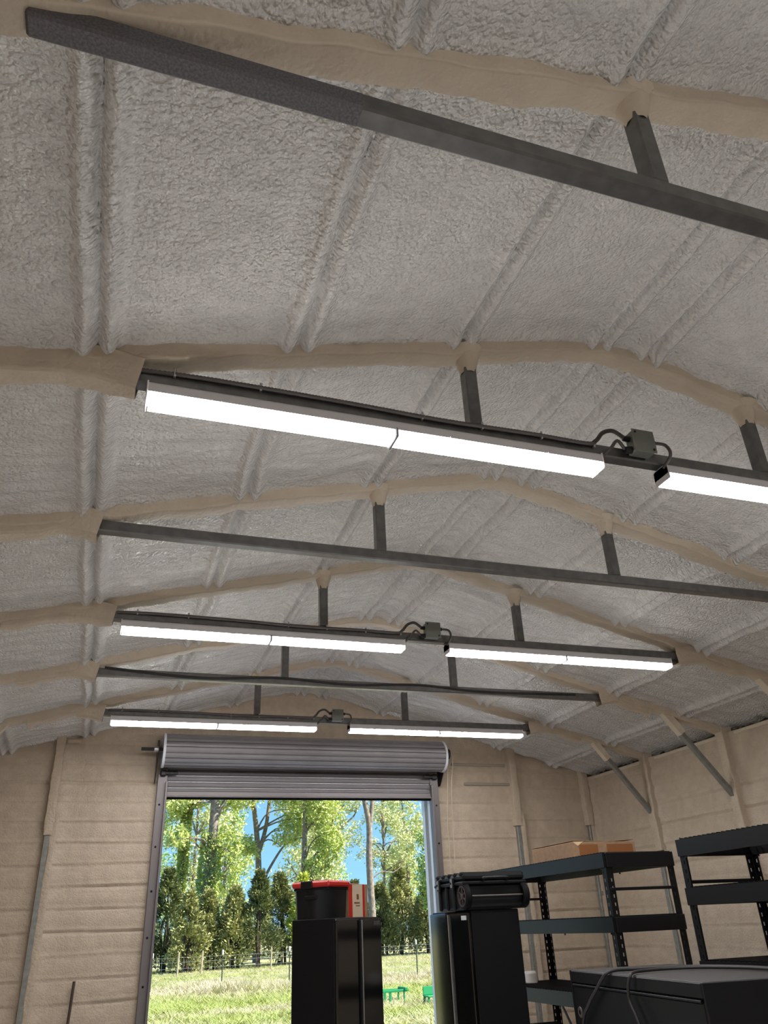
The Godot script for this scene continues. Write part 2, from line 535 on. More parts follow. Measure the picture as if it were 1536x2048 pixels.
func make_frame(k: int, label: String, chord_hidden: float) -> void:
	var z := frame_z(k)
	var t := thing("roof_frame", label, "roof frame", Vector3(0, 0, z), 0.0, "steel roof frames")
	for side: float in [-1.0, 1.0]:
		var m := MB.new()
		var pts := []
		var i := 0
		while true:
			var x := side * (0.0 if i == 0 else i * 0.04)
			if absf(x) > 3.46: break
			pts.append(Vector3(x, roof_y(x) + 0.012, 0)); i += 1
		foam_run(m, pts, 0.047, 0.084, k * 70.0 + side * 900.0)
		part(t, "foamed_rafter", m, M.foam_trim)
	var c := MB.new()
	c.bar(Vector3(-2.30, CHORD_Y, 0), Vector3(2.16, CHORD_Y, 0), 0.057, 0.057, 0.006)
	part(t, "chord", c, M.steel, "grey galvanised square tube")
	for side: float in [-1.0, 1.0]:
		# blunt sprayed end where the chord meets the left rafter
		if side < 0.0:
			var e := MB.new()
			e.bar(Vector3(-2.345, CHORD_Y, 0), Vector3(-2.345 + (0.75 if k == 1 else 0.14), CHORD_Y, 0), 0.0585, 0.0585, 0.006)
			part(t, "chord_end", e, M.oversprayed_steel if k < 3 else M.foam_trim)
		var fo := MB.new()
		var pts := []
		for i in (16 if k > 1 or side > 0.0 else 8):
			var x := 2.70 - i * (0.36 + chord_hidden * 0.75) / 15.0
			pts.append(Vector3(side * x, minf(roof_y(x) - 0.005, CHORD_Y + 0.064 - 0.030 * pow(i / 15.0, 4.0)), 0.0))
		foam_run(fo, pts, 0.043, 0.100, k * 31.0 + side * 77.0)
		part(t, "foam_sleeve", fo, M.foam_trim)
		var wx := side * 0.736
		var wb := MB.new()
		wb.bar(Vector3(wx, CHORD_Y + 0.027, 0), Vector3(wx, roof_y(wx) - 0.09, 0), 0.055, 0.055, 0.005, Vector3.BACK)
		part(t, "web_post", wb, M.steel)
		var wf := MB.new()
		wf.lathe([Vector2(0.032, -0.045), Vector2(0.043, 0.0), Vector2(0.055, 0.045), Vector2(0.075, 0.075)], Transform3D(Basis.IDENTITY, Vector3(wx, roof_y(wx) - 0.115, 0)), 12)
		part(t, "foam_collar", wf, M.foam_trim)
		var l := MB.new()
		l.bar(Vector3(side * 3.435, 0, 0), Vector3(side * 3.435, 3.08, 0), 0.057, 0.057, 0.006, Vector3.BACK)
		part(t, "leg", l, M.galvanised)
		var lf := MB.new()
		var lp := []
		for i in 40:
			lp.append(Vector3(side * 3.47, 3.12 - i * 0.0245 * (1.0 if side > 0 else 1.1), 0.012))
		foam_run(lf, lp, 0.05, 0.075, k * 13.0 + side * 500.0, Vector3(side, 0, 0))
		part(t, "foamed_leg_top", lf, M.foam_lump)
		var le := MB.new()
		lp = []
		for i in 60:
			lp.append(Vector3(side * 3.485, 2.2 - i * 0.036, 0.035))
		foam_run(le, lp, 0.035, 0.055, k * 17.0 + side * 640.0, Vector3(side, 0, 0))
		part(t, "foam_edge", le, M.foam_lump)
		var kb := MB.new()
		kb.bar(Vector3(side * 2.86, 3.215, 0), Vector3(side * 3.415, 2.525, 0), 0.05, 0.045, 0.005)
		part(t, "knee_brace", kb, M.galvanised)
		var bf := MB.new()
		var bp := []
		for i in 9:
			bp.append(Vector3(side * lerpf(2.80, 2.99, i / 8.0), lerpf(3.30, 3.06, i / 8.0) , 0))
		foam_run(bf, bp, 0.032, 0.036, k * 23.0 + side * 11.0, Vector3(side * 0.7, 0.7, 0))
		part(t, "foam_collar", bf, M.foam_trim)

func make_studs() -> void:
	for s: Array in [[-2.455, 2.52, "grey steel stud half buried in foam left of the rolling door"], [2.475, 2.58, "grey steel stud half buried in foam right of the rolling door"], [3.41, 2.58, "grey steel corner post where the end wall meets right wall"]]:
		var t := thing("wall_stud", s[2], "stud", Vector3(s[0], 0, END_Z + 0.03))
		var m := MB.new()
		m.bar(Vector3.ZERO, Vector3(0, s[1], 0), 0.055, 0.05, 0.005, Vector3.BACK)
		part(t, "bare_steel", m, M.galvanised)
		var f := MB.new()
		var p := []
		for i in 40:
			p.append(Vector3(0.0, minf(3.5, roof_y(s[0]) + 0.02) - i * (minf(3.5, roof_y(s[0])) - s[1] + 0.06) / 39.0, -0.022))
		foam_run(f, p, 0.040, 0.062, s[0] * 50.0, Vector3(0, 0, -1), Vector3.RIGHT)
		part(t, "foam_cover", f, M.foam_lump)
		var e := MB.new()
		p = []
		for i in 70:
			p.append(Vector3(0.05 if s[0] < 3 else 0.03, s[1] + 0.1 - i * (s[1] + 0.1) / 69.0, -0.03))
		foam_run(e, p, 0.03, 0.058, s[0] * 90.0, Vector3(0, 0, -1), Vector3.RIGHT)
		part(t, "foam_edge", e, M.foam_lump)
	# bare girt strips beside the door head
	for s: Array in [[1.72, 2.40, 3.20, "upper grey strip of bare girt right of the door coil"], [1.86, 2.45, 2.99, "lower grey strip of bare girt right of the door head"]]:
		var m := MB.new()
		m.bar(Vector3(s[0], 0, 0), Vector3(s[1], 0, 0), 0.022, 0.03, 0.006)
		var o := part(self, numbered("girt_strip"), m, M.smeared_steel)
		o.position = Vector3(0, s[2], END_Z + 0.006)
		tag(o, s[3], "girt", "bare girts on the end wall")
	var st := MB.new()
	st.lathe([Vector2(0.0, 0.0), Vector2(0.024, 0.0), Vector2(0.024, 0.13), Vector2(0.019, 0.13), Vector2(0.019, 0.08), Vector2(0, 0.08)], Transform3D(Basis(Vector3(0, 1, 0), Vector3(1, 0, 0), Vector3(0, 0, -1)).rotated(Vector3.UP, -0.25), Vector3.ZERO), 14)
	var so := part(self, numbered("pipe_stub"), st, M.foam_lump)
	so.position = Vector3(-2.39, 3.345, END_Z + 0.035)
	tag(so, "short open pipe stub high on the end wall near the left eave", "pipe")

# ---------------------------------------------------------------- rolling door
func make_door() -> void:
	var d := setting("door_1", "grey ribbed steel rolling door coiled above its opening", "rolling door")
	var cy := 3.235
	var cz := END_Z + 0.245
	var r := 0.158
	# coil: ribbed sheet wrapped round the drum
	var ring := []
	var ribs := 18
	for i in ribs:
		for q: Vector2 in [Vector2(0.0, 0.0), Vector2(0.05, -0.016), Vector2(0.17, -0.016), Vector2(0.22, 0.0), Vector2(0.60, 0.003)]:
			ring.append(Vector2((i + q.x) / ribs * TAU, r + q.y))
	var m := MB.new()
	for i in ring.size():
		var a: Vector2 = ring[i]
		var b: Vector2 = ring[(i + 1) % ring.size()]
		var pa := Vector3(0, cy + sin(a.x) * a.y, cz + cos(a.x) * a.y)
		var pb := Vector3(0, cy + sin(b.x) * b.y, cz + cos(b.x) * b.y)
		var mid := Vector3(0, cy, cz)
		m.face([pa + Vector3(-1.475, 0, 0), pb + Vector3(-1.475, 0, 0), pb + Vector3(1.50, 0, 0), pa + Vector3(1.50, 0, 0)], mid)
		m.face([Vector3(-1.475, cy, cz), pa + Vector3(-1.475, 0, 0), pb + Vector3(-1.475, 0, 0)], mid)
		m.face([Vector3(1.50, cy, cz), pa + Vector3(1.50, 0, 0), pb + Vector3(1.50, 0, 0)], mid)
	part(d, "coil", m, M.door_grey)
	for sx: float in [-1.485, 1.508]:
		var e := MB.new()
		e.lathe([Vector2(0.146, -0.012), Vector2(r + 0.008, -0.012), Vector2(r + 0.008, 0.012), Vector2(0.146, 0.012), Vector2(0.146, -0.012)], Transform3D(Basis(Vector3(0, 1, 0), Vector3(1, 0, 0), Vector3(0, 0, -1)), Vector3(sx, cy, cz)), 40)
		part(d, "end_ring", e, M.trim_white)
	# hanging part of the curtain
	var prof := []
	var y := 3.16
	while y > 2.86:
		for q: Vector2 in [Vector2(0.0, 0.0), Vector2(0.010, -0.014), Vector2(0.018, -0.014), Vector2(0.028, 0.0), Vector2(0.042, 0.004)]:
			prof.append(Vector2(y - q.x, q.y))
		y -= 0.058
	var c := MB.new()
	for i in prof.size() - 1:
		var a: Vector2 = prof[i]
		var b: Vector2 = prof[i + 1]
		for back: float in [0.0, -0.006]:
			c.face([Vector3(-1.415, a.x, END_Z + 0.045 + a.y + back), Vector3(1.425, a.x, END_Z + 0.045 + a.y + back), Vector3(1.425, b.x, END_Z + 0.045 + b.y + back), Vector3(-1.415, b.x, END_Z + 0.045 + b.y + back)], Vector3(0, a.x, END_Z + (-1.0 if back == 0.0 else 1.0)))
	part(d, "curtain", c, M.door_grey)
	var bb := MB.new()
	bb.box(Vector3(0.005, 2.850, END_Z + 0.045), Vector3(2.85, 0.055, 0.05), 0.006)
	bb.box(Vector3(0.005, 2.826, END_Z + 0.052), Vector3(2.85, 0.012, 0.075), 0.003)
	part(d, "bottom_bar", bb, M.guide_grey)
	var rs := MB.new()
	rs.box(Vector3(0.005, 2.812, END_Z + 0.04), Vector3(2.84, 0.022, 0.018), 0.004)
	part(d, "rubber_seal", rs, M.black_matte)
	for s: Array in [[-1.458, -1.0], [1.47, 1.0]]:
		var g := MB.new()
		g.box(Vector3(s[0], 1.52, END_Z + 0.035), Vector3(0.095, 3.04, 0.055), 0.004)
		g.box(Vector3(s[0] - s[1] * 0.04, 1.48, END_Z + 0.085), Vector3(0.022, 2.96, 0.045), 0.003)
		var go := part(d, "guide", g, M.guide_grey)
		for i in 7:
			var bo := MB.new()
			bo.lathe([Vector2(0.0, 0.004), Vector2(0.009, 0.004), Vector2(0.010, 0.0), Vector2(0.010, -0.004)].map(func(q: Vector2) -> Vector2: return q), Transform3D(Basis(Vector3(1, 0, 0), Vector3(0, 0, 1), Vector3(0, -1, 0)), Vector3(s[0] + s[1] * 0.012, 2.75 - i * 0.385, END_Z + 0.0645)), 10)
			part(go, "bolt", bo, M.black_matte)
		var br := MB.new()
		br.prism(PackedVector2Array([Vector2(-0.06, -0.28), Vector2(0.05, -0.28), Vector2(0.30, -0.02), Vector2(0.33, 0.05), Vector2(0.27, 0.09), Vector2(-0.06, 0.16)]), Transform3D(Basis(Vector3(0, 0, 1), Vector3(0, 1, 0), Vector3(-1, 0, 0)), Vector3(s[0] + s[1] * 0.075 + 0.003, cy, END_Z + 0.01)), 0.006)
		part(d, "bracket", br, M.dark_steel)
		var stp := MB.new()
		stp.bar(Vector3(s[0], 3.045, END_Z + 0.10), Vector3(s[0] - s[1] * 0.14, 3.045, END_Z + 0.10), 0.02, 0.028, 0.006)
		stp.box(Vector3(s[0], 3.045, END_Z + 0.085), Vector3(0.055, 0.055, 0.06), 0.008)
		part(d, "curtain_stop", stp, M.dark_steel)
	var ax := MB.new()
	ax.tube([Vector3(-1.70, cy + 0.01, cz), Vector3(-1.48, cy + 0.01, cz)], 0.016, 10)
	ax.tube([Vector3(1.5, cy + 0.03, cz), Vector3(1.61, cy + 0.03, cz)], 0.016, 10)
	part(d, "axle", ax, M.dark_steel)
	var nut := MB.new()
	nut.tube([Vector3(-1.575, cy + 0.01, cz), Vector3(-1.535, cy + 0.01, cz)], 0.030, 6)
	part(d, "axle_collar", nut, M.aluminium)
	var sp := MB.new()
	sp.lathe([Vector2(0.03, -0.012), Vector2(0.055, -0.012), Vector2(0.055, 0.012), Vector2(0.03, 0.012)], Transform3D(Basis(Vector3(0, 1, 0), Vector3(1, 0, 0), Vector3(0, 0, -1)), Vector3(1.585, cy + 0.03, cz)), 12)
	part(d, "chain_wheel", sp, M.dark_steel)
	var rp := thing("pull_rope", "thin pale door rope hanging in two strands right of the guide", "rope", Vector3(1.585, 3.0, END_Z + 0.08))
	for dx: float in [0.0, 0.055]:
		var q := MB.new()
		var pts := []
		for i in 9:
			pts.append(Vector3(dx + 0.004 * sin(i * 1.3 + dx * 40), 0.24 - i * 0.18, 0.17 * pow(1.0 - i / 8.0, 3.0)))
		q.tube(pts, 0.0045, 6)
		part(rp, "strand", q, M.rope)

# ---------------------------------------------------------------- strip lights
func strip_light(k: int, x0: float, label: String) -> void:
	var z := frame_z(k)
	var t := thing("strip_light", label, "strip light", Vector3(x0, CHORD_Y - 0.0285, z), 0.0, "strip lights under the roof frames")
	var L := 1.85
	var h := MB.new()
	h.prism(PackedVector2Array([Vector2(-0.036, 0), Vector2(0.036, 0), Vector2(0.045, -0.010), Vector2(0.047, -0.046), Vector2(-0.047, -0.046), Vector2(-0.045, -0.010)]), Transform3D(Basis(Vector3(0, 0, -1), Vector3(0, 1, 0), Vector3(1, 0, 0)), Vector3.ZERO), L)
	part(t, "housing", h, M.light_housing)
	for i in 2:
		var a := 0.012 + i * (L / 2 - 0.003)
		var l := MB.new()
		l.prism(PackedVector2Array([Vector2(-0.047, -0.046), Vector2(0.047, -0.046), Vector2(0.049, -0.057), Vector2(0.044, -0.069), Vector2(0.031, -0.077), Vector2(-0.031, -0.077), Vector2(-0.044, -0.069), Vector2(-0.049, -0.057)]), Transform3D(Basis(Vector3(0, 0, -1), Vector3(0, 1, 0), Vector3(1, 0, 0)), Vector3(a, 0, 0)), L / 2 - 0.021)
		part(t, "lens", l, M.lens_glow, "glowing white diffuser")
		for q: float in [0.25, 0.72]:
			var cl := MB.new()
			cl.box(Vector3(a + (L / 2) * q, -0.044, 0.0485), Vector3(0.035, 0.009, 0.005), 0.0015)
			part(t, "clip", cl, M.light_housing)
	for q: float in [0.003, L - 0.003]:
		var e := MB.new()
		e.box(Vector3(q, -0.036, 0), Vector3(0.006, 0.072, 0.098), 0.002)
		part(t, "end_cap", e, M.light_housing)
	var j := MB.new()
	j.box(Vector3(L / 2 + 0.002, -0.058, 0), Vector3(0.014, 0.042, 0.103), 0.004)
	part(t, "joint_clip", j, M.latch_grey)
	var lamp := AreaLight3D.new()
	lamp.name = "lamp"
	lamp.area_size = Vector2(L - 0.04, 0.09)
	lamp.light_energy = LAMP
	lamp.light_color = Color(0.985, 0.99, 1.0)
	lamp.shadow_enabled = true
	lamp.area_range = 25.0
	t.add_child(lamp)
	lamp.position = Vector3(L / 2, -0.081, 0)
	lamp.rotation_degrees = Vector3(-90, 0, 0)

func junction_box(k: int, label: String, x: float) -> void:
	var z := frame_z(k)
	var t := thing("junction_box", label, "junction box", Vector3(x, CHORD_Y, z), 0.0, "junction boxes between strip lights")
	var b := MB.new()
	b.box(Vector3(0, 0.035, 0.062), Vector3(0.102, 0.105, 0.055), 0.006)
	part(t, "body", b, M.box_metal)
	var c := MB.new()
	c.box(Vector3(0, 0.035, 0.0925), Vector3(0.112, 0.112, 0.006), 0.003)
	part(t, "cover", c, M.box_metal)
	for s: float in [-1, 1]:
		var sc := MB.new()
		sc.lathe([Vector2(0.006, 0.0), Vector2(0.006, 0.003), Vector2(0, 0.004)], Transform3D(Basis(Vector3(1, 0, 0), Vector3(0, 0, 1), Vector3(0, -1, 0)), Vector3(s * 0.04, 0.035 - s * 0.04, 0.0955)), 8)
		part(t, "screw", sc, M.dark_steel)
		var cn := MB.new()
		cn.tube([Vector3(s * 0.05, 0.055, 0.06), Vector3(s * 0.078, 0.055, 0.06)], [0.014, 0.012], 8)
		part(t, "connector", cn, M.dark_steel)
	var c2 := MB.new()
	c2.tube([Vector3(-0.05, 0.0, 0.06), Vector3(-0.085, -0.004, 0.06)], [0.017, 0.014], 8)
	part(t, "connector", c2, M.dark_steel)

func curve(pts: Array, steps := 10) -> Array:        # smooth line through points
	var out := []
	for i in pts.size() - 1:
		var p0: Vector3 = pts[maxi(i - 1, 0)]
		var p1: Vector3 = pts[i]
		var p2: Vector3 = pts[i + 1]
		var p3: Vector3 = pts[mini(i + 2, pts.size() - 1)]
		for s in steps:
			out.append(p1.cubic_interpolate(p2, p0, p3, float(s) / steps))
	out.append(pts[-1])
	return out

func cable(called: String, label: String, category: String, pts: Array, r: float, m: Material, group := "", ringed := false) -> Node3D:
	var b := MB.new()
	var c := curve(pts, 14)
	var rr := []
	if ringed:
		var fine_c := []
		for i in c.size() - 1:
			var steps := maxi(1, int(c[i].distance_to(c[i + 1]) / 0.006))
			for s in steps:
				fine_c.append(c[i].lerp(c[i + 1], float(s) / steps))
		fine_c.append(c[-1])
		c = fine_c
		for i in c.size():
			rr.append(r * (1.08 if i % 2 else 0.86))
		b.tube(c, rr, 7)
	else:
		b.tube(c, r, 7)
	var base: Vector3 = pts[0]
	for i in b.v.size(): b.v[i] -= base
	var o := thing(called, label, category, base, 0.0, group)
	part(o, "sheath", b, m)
	return o

func make_lights() -> void:
	var where := {2: ["nearest", "second roof frame"], 4: ["middle", "fourth roof frame"], 6: ["farthest", "sixth roof frame"]}
	strip_light(0, -2.02, "strip light overhead behind the viewer, left one of the pair")
	strip_light(0, 0.15, "strip light overhead behind the viewer, right one of the pair")
	for k: int in where:
		strip_light(k, -2.02, "%s strip light left of the junction box on the %s" % where[k])
		strip_light(k, 0.15, "%s strip light right of the junction box on the %s" % where[k])
		junction_box(k, "%s grey metal junction box on the %s" % where[k], 0.02)
		var z := frame_z(k)
		var y := CHORD_Y
		var zz := z + 0.0285
		var wn := "%s frame with strip lights" % where[k][0]
		# armoured feed along the face of the chord, then looping into the box
		var feed := cable("armoured_cable", "ribbed metal cable clipped along the chord of the %s" % wn, "cable", [Vector3(-2.05, y + 0.018, zz + 0.004), Vector3(-1.8, y + 0.022, zz + 0.012), Vector3(-1.3, y + 0.018, zz + 0.012), Vector3(-0.9, y + 0.008, zz + 0.013), Vector3(-0.5, y + 0.014, zz + 0.012), Vector3(-0.24, y + 0.012, zz + 0.012), Vector3(-0.19, y + 0.03, zz + 0.015), Vector3(-0.15, y + 0.075, zz + 0.02), Vector3(-0.10, y + 0.09, zz + 0.025), Vector3(-0.055, y + 0.058, zz + 0.032)], 0.0095, M.armour, "armoured cables", k == 2)
		cable("cable_whip", "short cable from junction box to the left light on the %s" % wn, "cable", [Vector3(-0.062, y + 0.0, zz + 0.032), Vector3(-0.10, y + 0.03, zz + 0.04), Vector3(-0.135, y - 0.01, zz + 0.03), Vector3(-0.17, y - 0.045, zz + 0.0)], 0.0075, M.armour, "light whips")
		cable("cable_whip", "short cable from junction box to the right light on the %s" % wn, "cable", [Vector3(0.095, y + 0.056, zz + 0.032), Vector3(0.145, y + 0.045, zz + 0.045), Vector3(0.155, y - 0.005, zz + 0.05), Vector3(0.145, y - 0.045, zz + 0.0)], 0.0075, M.armour, "light whips")
		for q: float in [-1.93, -1.62, -0.98, -0.72, -0.45, -0.2]:
			var s := MB.new()
			s.box(Vector3(0, 0, 0), Vector3(0.010, 0.036, 0.018), 0.003)
			var o := part(feed, "strap", s, M.aluminium, "small metal strap")
			o.position = Vector3(q, y + 0.016 + (0.010 if q < -1.5 else 0.0), zz + 0.008) - feed.position
	var z5 := frame_z(5) + 0.036
	cable("black_cable", "thin black cable drooping along the chord of the fifth roof frame", "cable", [Vector3(-2.1, CHORD_Y + 0.03, z5), Vector3(-1.4, CHORD_Y - 0.012, z5), Vector3(-0.8, CHORD_Y + 0.02, z5), Vector3(-0.2, CHORD_Y - 0.005, z5), Vector3(0.4, CHORD_Y + 0.022, z5), Vector3(1.0, CHORD_Y - 0.008, z5), Vector3(1.9, CHORD_Y + 0.01, z5)], 0.009, M.cable_black)

const LAMP := 1.9

# ---------------------------------------------------------------- cupboards and what stands on them
func tall_cabinet(label: String, at: Vector3, turn: float, w: float, d: float, h: float, badge_right: bool, bright: bool) -> Node3D:   # front faces local +z, origin at the middle of the base
	var t := thing("tall_cabinet", label, "cabinet", at, turn, "tall black cabinets")
	var b := MB.new()
	b.box(Vector3(0, h / 2 + 0.02, -0.012), Vector3(w, h - 0.04, d - 0.03), 0.006)
	part(t, "body", b, M.black_matte)
	for sx: float in [-1, 1]:
		for sz: float in [-1, 1]:
			var f := MB.new()
			f.box(Vector3(sx * (w / 2 - 0.06), 0.02, sz * (d / 2 - 0.07)), Vector3(0.05, 0.04, 0.05), 0.006)
			part(t, "foot", f, M.black_matte)
	for s: float in [-1, 1]:
		var dr := MB.new()
		dr.box(Vector3(s * w * 0.25, h / 2 + 0.02, d / 2 - 0.014), Vector3(w / 2 - 0.012, h - 0.06, 0.022), 0.005)
		var o := part(t, "door", dr, M.black_gloss)
		var hs := MB.new()
		hs.box(Vector3(s * 0.016, h / 2 + 0.02, d / 2 + 0.002), Vector3(0.012, h - 0.08, 0.016), 0.003)
		part(o, "handle_strip", hs, M.aluminium if s > 0 else M.black_matte, "bright aluminium edge" if s > 0 else "")
		if (s > 0) == badge_right:
			var bd := MB.new()
			bd.box(Vector3(s * (w / 2 - 0.075), h - 0.045, d / 2 - 0.001), Vector3(0.085, 0.028, 0.004), 0.001)
			var bo := part(o, "badge", bd, M.badge_white if bright else M.badge_dark)
			bo.set_meta("label", "small maker's plate")
	return t

func make_cabinets() -> void:
	# left one stands turned, near corner towards the viewer
	var th := deg_to_rad(40.0)
	var K := Vector3(-0.217, 0, -6.4)
	var tdir := Vector3(cos(th), 0, -sin(th))
	var nd := Vector3(sin(th), 0, cos(th))
	var mid := K + tdir * 0.32 - nd * 0.215
	tall_cabinet("tall black cabinet standing askew under the red-lidded tote", mid, th, 0.64, 0.43, 1.672, true, false)
	tall_cabinet("tall black cabinet under the wheeled toolbox, its doors mirroring the garden", Vector3(0.505 + 0.20, 0, -5.6 - 0.365), -PI / 2, 0.73, 0.40, 1.675, true, true)
	# tote with red lid
	var tt := thing("storage_tote", "black plastic storage tote with a red lid on the left cabinet", "tote", K + Vector3(0, 1.672, 0) + tdir * 0.150 - nd * 0.255, th)
	var b := MB.new()
	var ringb := []
	var rn := []
	for lv: Array in [[0.0, 0.93], [0.03, 0.94], [0.19, 0.98], [0.225, 0.99]]:
		var ring := []
		var nn := []
		for q: Vector2 in [Vector2(-1, -0.86), Vector2(-0.88, -1), Vector2(0.88, -1), Vector2(1, -0.86), Vector2(1, 0.86), Vector2(0.88, 1), Vector2(-0.88, 1), Vector2(-1, 0.86)]:
			ring.append(Vector3(q.x * 0.14 * lv[1], lv[0], q.y * 0.165 * lv[1])); nn.append(Vector3(q.x * 0.5, 0.0, q.y).normalized())
		ringb.append(ring); rn.append(nn)
	b.sweep(ringb, rn)
	part(tt, "tub", b, M.black_plastic)
	var rim := MB.new()
	rim.box(Vector3(0, 0.21, 0), Vector3(0.285, 0.02, 0.335), 0.006)
	part(tt, "rim", rim, M.black_plastic)
	var lid := MB.new()
	lid.box(Vector3(0, 0.242, 0), Vector3(0.305, 0.044, 0.365), 0.012)
	lid.box(Vector3(0, 0.262, 0), Vector3(0.25, 0.012, 0.30), 0.005)
	part(tt, "lid", lid, M.red_plastic, "red lid")
	for s: float in [-1, 1]:
		var l := MB.new()
		l.box(Vector3(s * 0.155, 0.240, -0.03), Vector3(0.014, 0.056, 0.11), 0.005)
		part(tt, "latch", l, M.black_plastic)
		var gr := MB.new()
		gr.box(Vector3(s * 0.138, 0.15, 0), Vector3(0.02, 0.03, 0.12), 0.006)
		part(tt, "grip", gr, M.black_plastic)
	# open carton with red bands beside the tote
	var cb := thing("banded_carton", "brown carton with red bands behind the red-lidded tote", "carton", K + Vector3(0, 1.672, 0) + tdir * 0.455 - nd * 0.24, th)
	var c := MB.new()
	c.box(Vector3(0, 0.122, 0), Vector3(0.285, 0.244, 0.28), 0.003)
	part(cb, "box", c, M.cardboard)
	for q: float in [-0.118, 0.078]:
		var rb := MB.new()
		rb.box(Vector3(q, 0.122, 0.1408), Vector3(0.028 if q > 0 else 0.05, 0.24, 0.002), 0.0005)
		part(cb, "printed_band", rb, M.red_plastic, "red band")
	var pb := MB.new()
	pb.box(Vector3(-0.014, 0.122, 0.1405), Vector3(0.15, 0.236, 0.0014))
	part(cb, "print", pb, M.label_pale, "pale printed panel")
	for q: Array in [[0.0, 0.15, 0.03, 0.04], [-0.012, 0.105, 0.08, 0.012], [0.0, 0.085, 0.06, 0.007]]:
		var pr := MB.new()
		pr.box(Vector3(q[0] - 0.012, q[1], 0.1414), Vector3(q[2], q[3], 0.0015))
		part(cb, "print", pr, M.tape_brown)
	var fl := MB.new()
	fl.box(Vector3(0.02, 0.252, -0.03), Vector3(0.2, 0.004, 0.2), 0.001, Basis(Vector3.BACK, 0.06))
	part(cb, "flap", fl, M.cardboard)
	make_toolbox()

func make_toolbox() -> void:
	var t := thing("wheeled_toolbox", "black wheeled plastic toolbox lying on the right tall cabinet", "toolbox", Vector3(0.72, 1.675, -5.83))
	var W := 0.46
	var D := 0.50
	var b := MB.new()
	b.box(Vector3(0, 0.085, 0), Vector3(W, 0.165, D), 0.018)
	part(t, "body", b, M.black_plastic)
	for i in 4:
		var rb := MB.new()
		rb.box(Vector3(-W / 2 - 0.004, 0.085, -D / 2 + 0.05 + i * 0.133), Vector3(0.022, 0.16, 0.035), 0.008)
		part(t, "body_rib", rb, M.black_plastic)
	var rim := MB.new()
	rim.box(Vector3(0, 0.172, 0), Vector3(W + 0.045, 0.022, D + 0.04), 0.006)
	part(t, "rim", rim, M.black_plastic)
	var l := MB.new()
	l.box(Vector3(0, 0.208, 0), Vector3(W + 0.03, 0.056, D + 0.03), 0.02)
	part(t, "lid", l, M.black_plastic)
	for i in 5:
		var rb := MB.new()
		rb.box(Vector3(0, 0.23, -D / 2 + 0.03 + i * 0.11), Vector3(W + 0.045, 0.028, 0.035), 0.010)
		part(t, "lid_rib", rb, M.black_plastic)
	for q: float in [-0.17, 0.09]:
		var la := MB.new()
		la.box(Vector3(-W / 2 - 0.024, 0.175, q), Vector3(0.018, 0.075, 0.05), 0.005)
		var lo := part(t, "latch", la, M.black_plastic)
		var pl := MB.new()
		pl.box(Vector3(-W / 2 - 0.034, 0.178, q), Vector3(0.005, 0.056, 0.032), 0.0015)
		var po := part(lo, "latch_plate", pl, M.latch_grey)
		po.set_meta("label", "grey metal latch plate")
		var hl := MB.new()
		hl.lathe([Vector2(0.0, 0.003), Vector2(0.008, 0.003), Vector2(0.008, 0)], Transform3D(Basis(Vector3(0, 1, 0), Vector3(-1, 0, 0), Vector3(0, 0, 1)), Vector3(-W / 2 - 0.0365, 0.178, q)), 10)
		part(lo, "lock_hole", hl, M.black_matte)
	for s: float in [-1, 1]:
		var w := MB.new()
		var tr := Transform3D(Basis(Vector3(0, 1, 0), Vector3(s, 0, 0), Vector3(0, 0, -s)), Vector3(s * (W / 2 - 0.005), 0.088, D / 2 - 0.02))
		w.lathe([Vector2(0.06, -0.022), Vector2(0.078, -0.022), Vector2(0.086, -0.012), Vector2(0.086, 0.014), Vector2(0.078, 0.024), Vector2(0.064, 0.024), Vector2(0.058, 0.012), Vector2(0.018, 0.012)], tr, 28)
		var wo := part(t, "wheel", w, M.black_matte)
		var rimm := MB.new()
		rimm.lathe([Vector2(0.058, 0.012), Vector2(0.060, 0.026), Vector2(0.067, 0.026), Vector2(0.069, 0.020)], tr, 28)
		part(wo, "wheel_rim", rimm, M.rust_wheel)
		for i in 6:
			var a := TAU * i / 6.0
			var sp := MB.new()
			var dv := Vector3(0, cos(a), sin(a))
			sp.bar(tr.origin + Vector3(s * 0.017, 0, 0) + dv * 0.012, tr.origin + Vector3(s * 0.017, 0, 0) + dv * 0.060, 0.010, 0.010, 0.002, Vector3.RIGHT)
			part(wo, "spoke", sp, M.rust_wheel)
		var hb := MB.new()
		hb.lathe([Vector2(0.02, 0.0), Vector2(0.02, 0.024), Vector2(0.0, 0.028)], tr, 12)
		part(wo, "hub", hb, M.rust_wheel)
	var ax := MB.new()
	ax.tube([Vector3(-W / 2, 0.088, D / 2 + 0.02), Vector3(W / 2, 0.088, D / 2 + 0.02)], 0.006, 8)
	part(t, "axle", ax, M.armour)
	var hd := MB.new()
	hd.tube(curve([Vector3(-0.09, 0.19, D / 2 + 0.02), Vector3(-0.085, 0.2, D / 2 + 0.045), Vector3(0.085, 0.2, D / 2 + 0.045), Vector3(0.09, 0.19, D / 2 + 0.02)], 6), 0.010, 8)
	part(t, "handle", hd, M.black_plastic)

# ---------------------------------------------------------------- racks
func slotted_post(h: float) -> ArrayMesh:         # angle post with two punched flanges along +x and +z
	var m := MB.new()
	var w := 0.054
	var th := 0.0024
	m.box(Vector3(0.006, h / 2, 0.006), Vector3(0.014, h, 0.014), 0.002)
	for f in 2:
		var at := func(u: float, y: float, su: float, sy: float) -> void:
			if f == 0: m.box(Vector3(u, y, th / 2), Vector3(su, sy, th))
			else: m.box(Vector3(th / 2, y, u), Vector3(th, sy, su))
		at.call(0.0185, h / 2, 0.021, h)
		at.call(w - 0.0080, h / 2, 0.016, h)
		var y := 0.02
		while y < h:
			at.call(0.0335, y, 0.011, 0.030)
			y += 0.0508
	return m.mesh()

